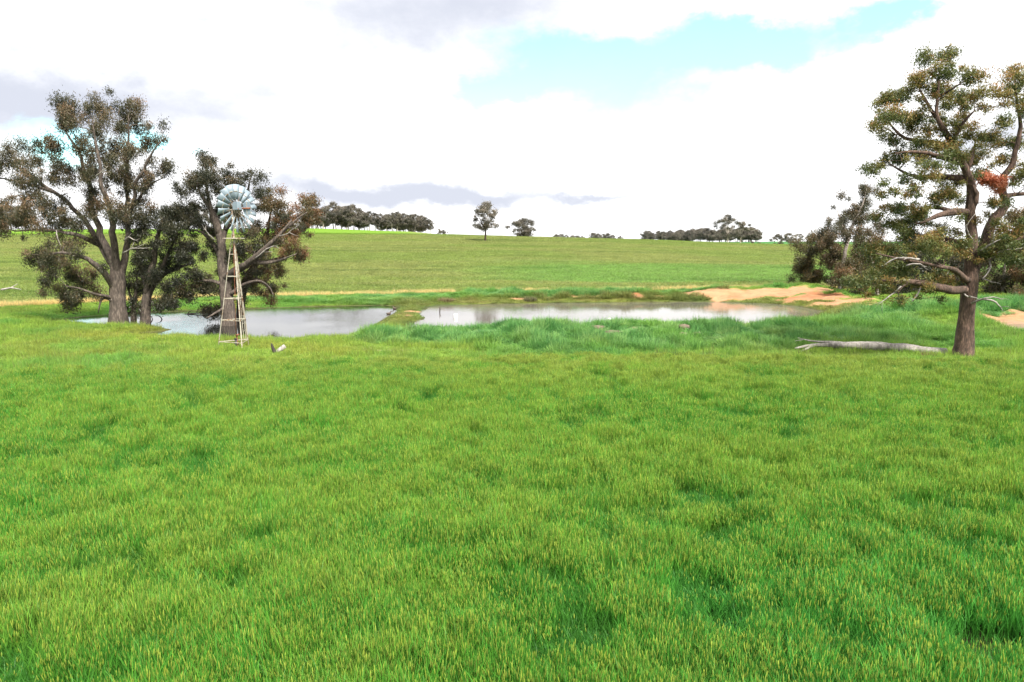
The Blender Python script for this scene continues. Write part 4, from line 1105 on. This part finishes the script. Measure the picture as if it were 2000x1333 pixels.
def put_tree(k, px, D, height, label, group=None, rz=None, wide=1.0, sink=0.0):
    x = (px - 1000) / F * (D * cp + 0) * 1.0
    p = P(px, 470, D); x = p[0]
    s = height / KINDS[k][0]
    loc = (x, D, hz1(x, D) - sink); rz = rng.uniform(0, 6.28) if rz is None else rz
    sc = (s * wide, s * wide, s)
    if not used[k]:
        used[k] = True; r = PROTO[k]
        r.location = loc; r.rotation_euler = (0, 0, rz); r.scale = sc; r['label'] = label
        if group: r['group'] = group
    else:
        copy_tree(PROTO[k], loc, rz, sc, label, group)
GL = 'trees of the wood on the left hill'
def topz(px, py, D): return P(px, py, D)[2]
# front row of the left wood: photo x of the tree and photo row of its top
ORD = ['first', 'second', 'third', 'fourth', 'fifth', 'sixth', 'seventh', 'eighth', 'ninth', 'tenth', 'eleventh', 'twelfth', 'thirteenth', 'fourteenth', 'fifteenth', 'sixteenth', 'seventeenth', 'eighteenth', 'nineteenth', 'twentieth', 'last']
for i, (px, ty) in enumerate([(604, 402), (618, 408), (632, 405), (652, 395), (668, 403), (681, 402), (692, 400), (701, 418), (712, 415), (722, 413), (733, 416), (744, 418), (755, 424), (766, 416), (777, 414), (789, 417), (800, 419), (811, 418), (822, 420), (832, 425), (841, 430)]):
    D = 338 + rng.uniform(-6, 8)
    x = P(px, 450, D)[0]; hgt = topz(px, ty, D) - hz1(x, D)
    lab = {652: 'tall leaning pale-trunked gum at the left end of the left hill wood', 789: 'white-trunked gum with spreading fork in the left hill wood',
           841: 'last gum at the right end of the left hill wood'}.get(px, ORD[i] + ' gum from the left along the front of the left hill wood')
    put_tree([0, 3, 1, 0, 2, 3, 0, 4, 2, 3, 1, 0, 3, 5, 1, 0, 2, 3, 4, 0, 1][i], px, D, hgt, lab, GL)
for i in range(34):
    px = rng.uniform(600, 838); D = rng.uniform(350, 385)
    ty = np.interp(px, [600, 660, 700, 760, 840], [410, 408, 414, 420, 428]) + rng.uniform(-2, 8)
    x = P(px, 450, D)[0]; hgt = topz(px, ty, D) - hz1(x, D)
    put_tree(int(rng.integers(0, 5)), px, D, max(7, hgt), 'dark gum filling the back rows of the left hill wood', GL)
for i, px in enumerate([-18, -4, 10, 24, 38, 52, 64, 330, 350, 372, 390, 415, 440, 460]):
    D = 330 + rng.uniform(0, 25); x = P(px, 450, D)[0]
    put_tree(i % 5, px, D, rng.uniform(10, 12.5), ORD[i] + ' far gum from the left on the skyline behind the near left gums', 'far trees behind the left gums')
# lone trees on the crest
def lone(kind, px, base_py, top_py, D, label, seed, bark='bark_far', wide=1.0):
    x = P(px, base_py, D)[0]; z = hz1(x, D)
    H = topz(px, top_py, D) - z
    T = far_tree((H, kind[0] * H, kind[1] * H, kind[2], kind[3], kind[4]), label, seed)
    r = T.build(bark, 'leaf_far'); r.location = (x, D, z)
    tag(r, label, 'tree')
lone((.78, .34, 60, 55, .03), 948, 468, 394, 235, 'lone gum with a brown trunk in the middle of the hillside crop', 41, 'bark_brown')
lone((1.45, .12, 66, 75, .06), 1022, 464, 427, 282, 'low spreading bushy tree on the crest right of the lone gum', 42)
lone((.75, .3, 46, 60, .0), 1421, 475, 419, 318, 'tall white-trunked gum standing before the right-hand wood', 43, 'bark_pale')
lone((.7, .35, 36, 50, .02), 1446, 476, 432, 322, 'smaller white-trunked gum beside the tall one before the right-hand wood', 44, 'bark_pale')
lone((1.1, .3, 22, 20, .0), 858, 460, 446, 345, 'small thin pale tree just right of the left hill wood', 45, 'bark_pale')
lone((1.0, .3, 22, 20, .0), 870, 460, 447, 350, 'second small thin pale tree right of the left hill wood', 46, 'bark_pale')
lone((1.3, .15, 40, 50, .0), 1521, 480, 457, 400, 'left of two small round trees on the right skyline', 47)
lone((1.3, .2, 40, 45, .0), 1540, 480, 455, 405, 'right of two small round trees on the right skyline', 48)
lone((1.5, .1, 30, 40, .0), 1559, 480, 456, 420, 'small tree on the skyline touching the right-hand thicket', 49)
lone((1.6, .08, 26, 45, .0), 1470, 479, 471, 330, 'low grey bush in front of the right-hand wood', 50)
lone((1.8, .08, 24, 45, .0), 1484, 479, 472, 332, 'lowest grey bush at the right end of the right-hand wood', 51)
for i, (px, ty) in enumerate([(1086, 458), (1096, 457), (1106, 459), (1117, 460), (1127, 460), (1137, 461), (1160, 455), (1168, 456), (1178, 457), (1187, 456), (1196, 459), (1211, 461)]):
    D = 470 + rng.uniform(-15, 15); x = P(px, 460, D)[0]
    put_tree([2, 4, 0][i % 3], px, D, max(5, topz(px, ty, D) - hz1(x, D)), ORD[i] + ' from the left of the small far trees above the middle crest', 'far trees above the middle crest', None, 1.0)
GR = 'trees of the wood on the right skyline'
for i in range(62):
    px = rng.uniform(1256, 1484); D = rng.uniform(455, 560)
    ty = np.interp(px, [1250, 1262, 1300, 1380, 1420, 1470, 1490], [455, 451, 452, 446, 445, 444, 452]) + rng.uniform(-1, 5)
    x = P(px, 460, D)[0]
    put_tree(int(rng.integers(0, 5)), px, D, max(7, topz(px, ty, D) - hz1(x, D)), 'grey-brown gum packed into the dense wood on the right skyline', GR, None, 1.1)

# ------------------------------------------------------------------ windmill
def windmill():
    D = 43.4
    M['galv'] = mat_plain('galvanised_blade', (.23, .29, .335), .45, .1, .12, 3.0, (.18, .225, .26), (.5, .7))
    M['steel'] = mat_plain('weathered_steel', (.42, .39, .32), .65, .1, .25, 5.0, (.2, .095, .045), (.5, .62))
    M['rust'] = mat_plain('rust', (.2, .07, .035), .85, 0, .35, 7.0)
    M['iron'] = mat_plain('dark_iron', (.03, .03, .032), .6, .3, .3, 8.0)
    bc = P(462, 677, D); bz = hz1(bc[0], bc[1])
    base = np.array((bc[0], bc[1], bz))
    root = empty('windmill', base, 'tall galvanised water-pumping windmill on a rusty lattice tower beside the left pond', 'windmill')
    topc = P(455.5, 452, D) - base           # tower head
    plat_z = P(455, 466, D)[2] - bz
    R0 = 1.14
    ths = [math.radians(189.5), math.radians(309.5), math.radians(69.5)]
    def leg_pt(k, f):                         # f 0..1 up the tower
        c = topc * f
        r = R0 * (1 - f) + .07 * f
        return np.array((c[0] + r * math.cos(ths[k]), c[1] + r * math.sin(ths[k]), topc[2] * f))
    for k in range(3):
        m = MB()
        a, b = leg_pt(k, -.03), leg_pt(k, 1.0)
        d = (b - a) / np.linalg.norm(b - a)
        rad_dir = np.array((math.cos(ths[k]), math.sin(ths[k]), 0)); tn = np.cross(d, rad_dir); tn /= np.linalg.norm(tn); rd = np.cross(tn, d)
        L = np.linalg.norm(b - a)
        for sgn in (1, -1):                   # the two flanges of an angle iron
            q = (tn * sgn - rd); q /= np.linalg.norm(q)
            nq = np.cross(d, q)
            m.box((a + b) / 2 + q * .026, (.026, .004, L / 2), (q, nq, d))
        obj('leg', m.mesh('leg'), M['steel'], root)
    rows = [P(457, y, D)[2] - bz for y in (667, 625, 583, 540, 497, 477)]
    for z in rows:
        f = z / topc[2]
        for k in range(3):
            a, b = leg_pt(k, f), leg_pt((k + 1) % 3, f)
            d = (b - a); L = np.linalg.norm(d); d /= L
            n2 = np.cross(d, (0, 0, 1)); n2 /= np.linalg.norm(n2)
            m = MB(); m.box((a + b) / 2 + n2 * .012, (L / 2, .006, .024), (d, n2, (0, 0, 1)))
            obj('girt', m.mesh('girt'), M['steel'], root)
    # ladder on the right-hand face
    lad = MB()
    def face_pt(f, u):
        return leg_pt(1, f) * (1 - u) + leg_pt(2, f) * u
    for u in (.32, .68):
        lad.tube([face_pt(.06, u), face_pt(.86, u)], .017, 5)
    ladder = obj('ladder', lad.mesh('ladder'), M['steel'], root)
    for i in range(12):
        f = .08 + i * .066
        m = MB(); m.tube([face_pt(f, .30), face_pt(f, .70)], .009, 4)
        obj('rung', m.mesh('rung'), M['steel'], ladder)
    # platform of planks round the mast
    pc = topc * (plat_z / topc[2])
    for i in range(5):
        m = MB(); m.box((pc[0] + .02, pc[1] - .34 + i * .17, plat_z + (.004 if i % 2 else 0)), (.52 if i in (0, 4) else .54, .075, .022))
        obj('plank', m.mesh('plank'), M['steel'], root)
    # mast and pump rod
    hub = P(462, 408, D + .1) - base
    m = MB(); m.tube([topc * .93, topc * 1.0, (topc[0] + .02, topc[1], hub[2] - .12)], [.06, .06, .05], 8)
    obj('mast', m.mesh('mast', True), M['steel'], root)
    m = MB(); m.tube([(0, 0, .25), topc * .5, topc * .97], .02, 6)
    obj('pump_rod', m.mesh('pump_rod', True), M['rust'], root)
    m = MB(); m.tube([(0, 0, -.3), (0, 0, .12), (0, 0, .55)], [.09, .09, .07], 10); m.tube([(0, 0, .3), (.14, -.02, .3), (.17, -.02, .12)], .05, 8); m.box((0, 0, .58), (.1, .08, .035)); m.tube([(-.05, 0, .2), (-.16, .03, .36)], .03, 6)
    obj('pump', m.mesh('pump', True), M['iron'], root)
    m = MB(); m.tube([(.28, -.5, .8), (.28, -.5, .9), (.42, -.5, .93)], [.04, .05, .05], 8); m.tube([(.28, -.5, -.2), (.28, -.5, .85)], .02, 6)
    obj('outlet_pipe', m.mesh('outlet_pipe', True), M['rust'], root)
    # head: the wheel turns its back half towards the camera, axis about 35 degrees off the sight line
    yaw = math.radians(63)
    ax = np.array((math.sin(yaw), -math.cos(yaw), 0.0)); e1 = np.array((math.cos(yaw), math.sin(yaw), 0.0)); e2 = np.array((0, 0, 1.0))
    head = np.array((topc[0] + .02, topc[1], hub[2]))
    wc = hub
    m = MB(); m.box(wc + ax * .30 - e1 * .22 + e2 * .12, (.16, .2, .2), (e1, ax, e2)); m.tube([wc - ax * .12, wc + ax * .5], .07, 10); m.box(wc + ax * .30 - e1 * .22 + e2 * .35, (.12, .16, .05), (e1, ax, e2))
    gear = obj('gearbox', m.mesh('gearbox'), M['galv'], root)
    m = MB(); m.tube([wc + ax * .45, wc + ax * .6 + e1 * .05, wc + ax * 1.1 + e1 * .1], .045, 8); m.tube([wc + ax * .4 - e2 * .1, wc + ax * .5 - e1 * .35 - e2 * .02], .035, 6)
    obj('tail_arm', m.mesh('tail_arm', True), M['rust'], root)
    m = MB(); n = 28; c0 = wc + ax * .78 + e1 * .12 + e2 * 0.0
    b0 = 0
    for s in (-.006, .006):
        for i in range(n):
            a = i * 2 * math.pi / n
            m.v.append((c0 + ax * math.cos(a) * .36 + e2 * math.sin(a) * .43 + e1 * s).tolist())
    m.f.append(tuple(range(n))[::-1]); m.f.append(tuple(range(n, 2 * n)))
    for i in range(n): m.f.append((i, (i + 1) % n, n + (i + 1) % n, n + i))
    vane = obj('tail_vane', m.mesh('tail_vane'), M['galv'], root)
    m = MB(); m.box(c0 - e1 * .012, (.012, .34, .015), (e1, ax, e2)); m.box(c0 - e1 * .014, (.010, .012, .41), (e1, ax, e2))
    obj('stiffener', m.mesh('stiffener'), M['steel'], vane)
    # the wheel
    RW = 1.5
    wheel = obj('wheel', None, None, root)
    m = MB()
    for r, t in ((.60, .014), (1.08, .014)):
        pts = [wc + (e1 * math.cos(a) + e2 * math.sin(a)) * r for a in np.linspace(0, 2 * math.pi, 49)]
        m.tube(pts, t, 5, 0, False)
    rim = m.mesh('wheel_hoops')
    bpy.data.objects.remove(wheel)
    wheel = obj('wheel', rim, M['steel'], root)
    for i in range(6):
        a = i * math.pi / 3 + .2
        rd = e1 * math.cos(a) + e2 * math.sin(a)
        m = MB(); m.tube([wc + ax * .06 + rd * .08, wc + rd * 1.1], .013, 5); m.tube([wc - ax * .2 + rd * .06, wc + rd * .75], .011, 5)
        obj('spoke', m.mesh('spoke'), M['steel'], wheel)
    for i in range(18):
        a = (i + .5) * 2 * math.pi / 18
        rd = e1 * math.cos(a) + e2 * math.sin(a)
        tn = -e1 * math.sin(a) + e2 * math.cos(a)
        pit = math.radians(-33)
        ch = tn * math.cos(pit) + ax * math.sin(pit)           # chord direction
        nn = np.cross(rd, ch)
        m = MB(); nu, nv = 5, 3
        for v in range(nv):
            f = v / (nv - 1); r = .56 + (RW - .56) * f; w = .20 + (.50 - .20) * f
            for u in range(nu):
                s = u / (nu - 1) - .5
                m.v.append((wc + rd * (r + (.0 if v < nv - 1 else -.02 * (2 * s) ** 2)) + ch * s * w + nn * (.25 - s * s) * w * .45).tolist())
        for v in range(nv - 1):
            for u in range(nu - 1):
                q = v * nu + u
                m.f.append((q, q + 1, q + 1 + nu, q + nu))
        me = m.mesh('blade', True)
        b = obj('blade', me, M['galv'], wheel)
        sd = b.modifiers.new('thickness', 'SOLIDIFY'); sd.thickness = .004
        # clip that holds the blade to the outer hoop
        m = MB(); m.box(wc + rd * 1.08 + nn * .05 + ax * .02, (.09, .012, .02), (ch, nn, rd))
        obj('clip', m.mesh('clip'), M['steel'], wheel)
windmill()

# ------------------------------------------------------------------ fallen log, stump and odd things
def lumpy_log(name, pts, rad, sides, seed, mat, parent=None, label=None, cat=None, branches=(), rag=.0):
    pts = np.asarray(pts, float); base = pts[0].copy()
    root = empty(name, base, label, cat) if label else parent
    p, r = resample(pts, rad, .22)
    r = r * (1 + (fbm(np.arange(len(r)) * 1.0, np.zeros(len(r)) + seed, 3.0, seed) - .5) * .35)
    m = MB(); m.tube(p - base, r, sides, .16, True, seed)
    obj('log_trunk', m.mesh('log_trunk', True), mat, root)
    for bp, br in branches:
        q, rr = resample(np.asarray(bp, float), br, .2)
        m = MB(); m.tube(q - base, rr, 7, .14, True, seed + 3)
        obj('branch', m.mesh('branch', True), mat, root)
    return root
def fallen_log():
    D = 40.6
    L = [P(1846, 691, 40.4), P(1820, 688, 40.5), P(1790, 684, 40.8), P(1750, 679, 41.2), P(1700, 676, 41.6), P(1650, 675, 41.9), P(1615, 674, 42.1), P(1590, 675, 42.2), P(1570, 677, 42.2), P(1552, 681, 42.2)]
    r = [.30, .30, .29, .26, .24, .2, .15, .11, .09, .05]
    b1 = [P(1592, 674, 42.1), P(1580, 680, 41.9), P(1570, 684, 41.7), P(1563, 688, 41.5)]
    b2 = [P(1660, 672, 41.9), P(1625, 668, 42.2), P(1600, 668, 42.4), P(1575, 665, 42.5), P(1558, 660, 42.6)]
    b3 = [P(1568, 664, 42.5), P(1560, 665, 42.5), P(1551, 666.5, 42.5)]
    b4 = [P(1665, 680, 41.8), P(1645, 686, 41.5), P(1628, 690, 41.3)]
    lumpy_log('fallen_log', L, r, 14, 5, M['dead_wood'], None, 'long bleached grey fallen tree trunk lying in the grass beside the right tree', 'log',
              [(b1, [.1, .09, .07, .04]), (b2, [.1, .08, .06, .045, .02]), (b3, [.025, .02, .012]), (b4, [.07, .05, .03])])
fallen_log()
def stump():
    g = gz(534, 691)
    D = g[1]
    root = lumpy_log('broken_branch', [P(537, 691, D), P(543, 687, D + .1), P(550, 681, D + .2), P(557, 676, D + .3)], [.08, .12, .14, .13], 10, 9, M['dead_wood'], None,
                     'short forked grey branch with one charred arm near the windmill', 'branch')
    base = np.array(root.location)
    m = MB(); p, r = resample([P(538, 690, D), P(534, 684, D), P(532, 677, D), P(530, 671, D)], [.13, .11, .08, .03], .08)
    m.tube(p - base, r, 8, .2)
    obj('charred_arm', m.mesh('charred_arm', True), M['dark_wood'], root)
stump()
def snags():
    # drowned branches in the left pond
    D = 60.5
    def on_w(px, py, up=.0): return G(px, py, WL + up)
    b = on_w(385, 614)
    root = empty('drowned_branch', b, 'tangled black drowned branch floating left of the rust-tinged gum', 'branch')
    m = MB()
    for pts, r in (([(356, 616), (372, 613), (392, 612), (412, 611), (420, 613)], .09), ([(395, 612), (404, 605), (412, 600)], .1), ([(366, 614), (370, 609), (376, 607)], .05), ([(384, 612), (386, 607), (391, 605)], .05), ([(408, 611), (412, 607), (418, 606)], .05), ([(376, 614), (382, 617), (388, 619)], .05)):
        q = [P(x, y, b[1]) for x, y in pts]
        m.tube(np.array(q) - b, np.linspace(r, r * .4, len(q)), 6, .2)
    obj('branch', m.mesh('branch', True), M['dark_wood'], root)
    for nm, lab, pts in (('bent_stick', 'angular bent stick standing out of the left pond beside the dark gum', [(291, 636), (294, 630), (300, 624), (296, 619), (292, 616)]),
                         ('bent_stick', 'rightmost bent stick arching out of the left pond beside the dark gum', [(318, 624), (315, 619), (309, 617), (303, 616)])):
        g = on_w(*pts[0]); m = MB(); q = np.array([P(x, y, g[1]) for x, y in pts]); q[0][2] -= .3
        p, r = resample(q, np.linspace(.06, .025, len(q)), .15)
        m.tube(p - g, r, 5)
        obj(nm, m.mesh(nm, True), M['dark_wood'], None, lab, 'stick', None, None, tuple(g))
    g = on_w(859, 611)
    root = empty('forked_stick', g, 'thin dark forked stick standing in the right pond left of the white float', 'stick')
    m = MB()
    m.tube(np.array([P(859, 613, g[1]), P(859, 607, g[1]), P(858.5, 600, g[1])]) - g, [.06, .05, .03], 6)
    m.tube(np.array([P(859, 608, g[1]), P(860.5, 604, g[1]), P(861.5, 602, g[1])]) - g, [.035, .03, .015], 5)
    obj('stem', m.mesh('stem', True), M['dark_wood'], root)
    M['white_plastic'] = mat_plain('white_plastic', (.8, .8, .8), .4, 0, .04, 3)
    def float_drum(px, py, r, h, lab):
        g = on_w(px, py)
        root = empty('float', g, lab, 'float')
        m = MB(); m.tube([(0, 0, -.12), (0, 0, -.1), (0, 0, h - .05), (0, 0, h - .01), (0, 0, h)], [r * .9, r, r, r * .94, r * .8], 16)
        me = m.mesh('drum'); obj('drum', me, M['white_plastic'], root)
        m = MB(); m.tube([(0, 0, h), (0, 0, h + .03)], [r * .3, r * .28], 10)
        obj('cap', m.mesh('cap'), M['white_plastic'], root)
    float_drum(890, 621, .21, .36, 'white drum float on the right pond')
    float_drum(1190, 625, .14, .16, 'smaller white float half hidden behind the grassy bank')
    # little birds on the left pond
    M['duck'] = mat_plain('duck_feathers', (.09, .065, .05), .8, 0, .4, 20, (.3, .26, .22), (.6, .7))
    def duck(px, py, face, lab):
        g = on_w(px, py)
        m = MB()
        f = np.array((math.cos(face), math.sin(face), 0))
        body = [-f * .24 + np.array((0, 0, .12)), -f * .16 + np.array((0, 0, .08)), np.array((0, 0, .06)), f * .14 + np.array((0, 0, .08)), f * .2 + np.array((0, 0, .15)), f * .21 + np.array((0, 0, .24)), f * .25 + np.array((0, 0, .28)), f * .31 + np.array((0, 0, .27)), f * .36 + np.array((0, 0, .26))]
        p, r = resample(body, [.02, .08, .11, .10, .06, .045, .055, .03, .012], .03)
        m.tube(p, r, 10)
        obj('duck', m.mesh('duck', True), M['duck'], None, lab, 'duck', None, None, tuple(g))
    duck(759, 614, .4, 'small dark duck swimming near the dividing bank on the left pond')
    duck(771, 604, 2.6, 'small dark duck at the far right corner of the left pond')
snags()
def clod(px, py, r, lab, flat, mat, p):
    import bmesh
    bm = bmesh.new(); bmesh.ops.create_icosphere(bm, subdivisions=3, radius=1.0)
    o3 = Vector((px * .13, py * .37, 2.0))
    sx, sy = random.uniform(.9, 1.5), random.uniform(.7, 1.1)
    for v in bm.verts:
        k = 1 + .55 * mnoise.noise(v.co * 1.3 + o3) + .25 * mnoise.noise(v.co * 3.4 + o3)
        v.co = Vector((v.co.x * sx, v.co.y * sy, v.co.z * flat)) * k * r
    me = bpy.data.meshes.new('soil_clod'); bm.to_mesh(me); bm.free(); smooth_all(me)
    obj('soil_clod', me, mat, None, lab, 'soil', None, None, (p[0], p[1], p[2] + r * flat * .3))
M['clod'] = mat_plain('dry_clod', (.12, .09, .065), .95, 0, .3, 5, (.19, .14, .1), (.5, .65), .8)
M['clod_orange'] = mat_plain('orange_clod', (.42, .22, .06), .95, 0, .3, 6, None, (.5, .6), .8)
for (px, py, r, lab), q in zip(CLODS, CLOD_P):
    clod(px, py, r, lab, .6, M['clod_orange'] if 'orange clod on' in lab and 'below' not in lab else M['clod'], q)
# small tussocks and the far branch
def tussock(px, py, rad, h, n, col, lab):
    q = gz(px, py)
    V, Fc, ear, vary = [], [], [], []
    for _ in range(n):
        a = rng.uniform(0, 6.28); r = rad * math.sqrt(rng.uniform()); tl = abs(rng.normal(0, .5))
        blade(V, Fc, ear, vary, (r * math.cos(a), r * math.sin(a), -.05), (math.cos(a) * tl, math.sin(a) * tl, 1), rng.uniform(.5, 1) * h, .03, rng.uniform(.1, .5), 0, 3)
    me = np_mesh('tussock', np.array(V), np.array(Fc))
    obj('tussock', me, mat_plain('tussock_' + str(px), col, .8, 0, .45, 9), None, lab, 'tussock', None, None, tuple(q))
tussock(871, 589, .9, .75, 420, (.17, .115, .06), 'brown reedy tussock at the far edge of the right pond, left of its pair')
tussock(1036, 588, .8, .8, 420, (.11, .105, .05), 'dark reedy tussock at the far edge of the right pond, right of its pair')
tussock(1812, 699, .28, .5, 160, (.16, .085, .055), 'reddish dry tuft growing against the bleached fallen log')
q0 = gz(4, 570); q1 = gz(22, 567); q2 = gz(42, 569)
lumpy_log('fallen_branch', [q0 + (0, 0, .25), q1 + (0, 0, .3), q2 + (0, 0, .2)], [.14, .1, .04], 8, 3, M['dead_wood'], None, 'thin grey fallen branch in the hillside crop at the left edge', 'branch',
          [([q1 + (0, 0, .3), q1 + (.8, .2, .8)], [.07, .03])])
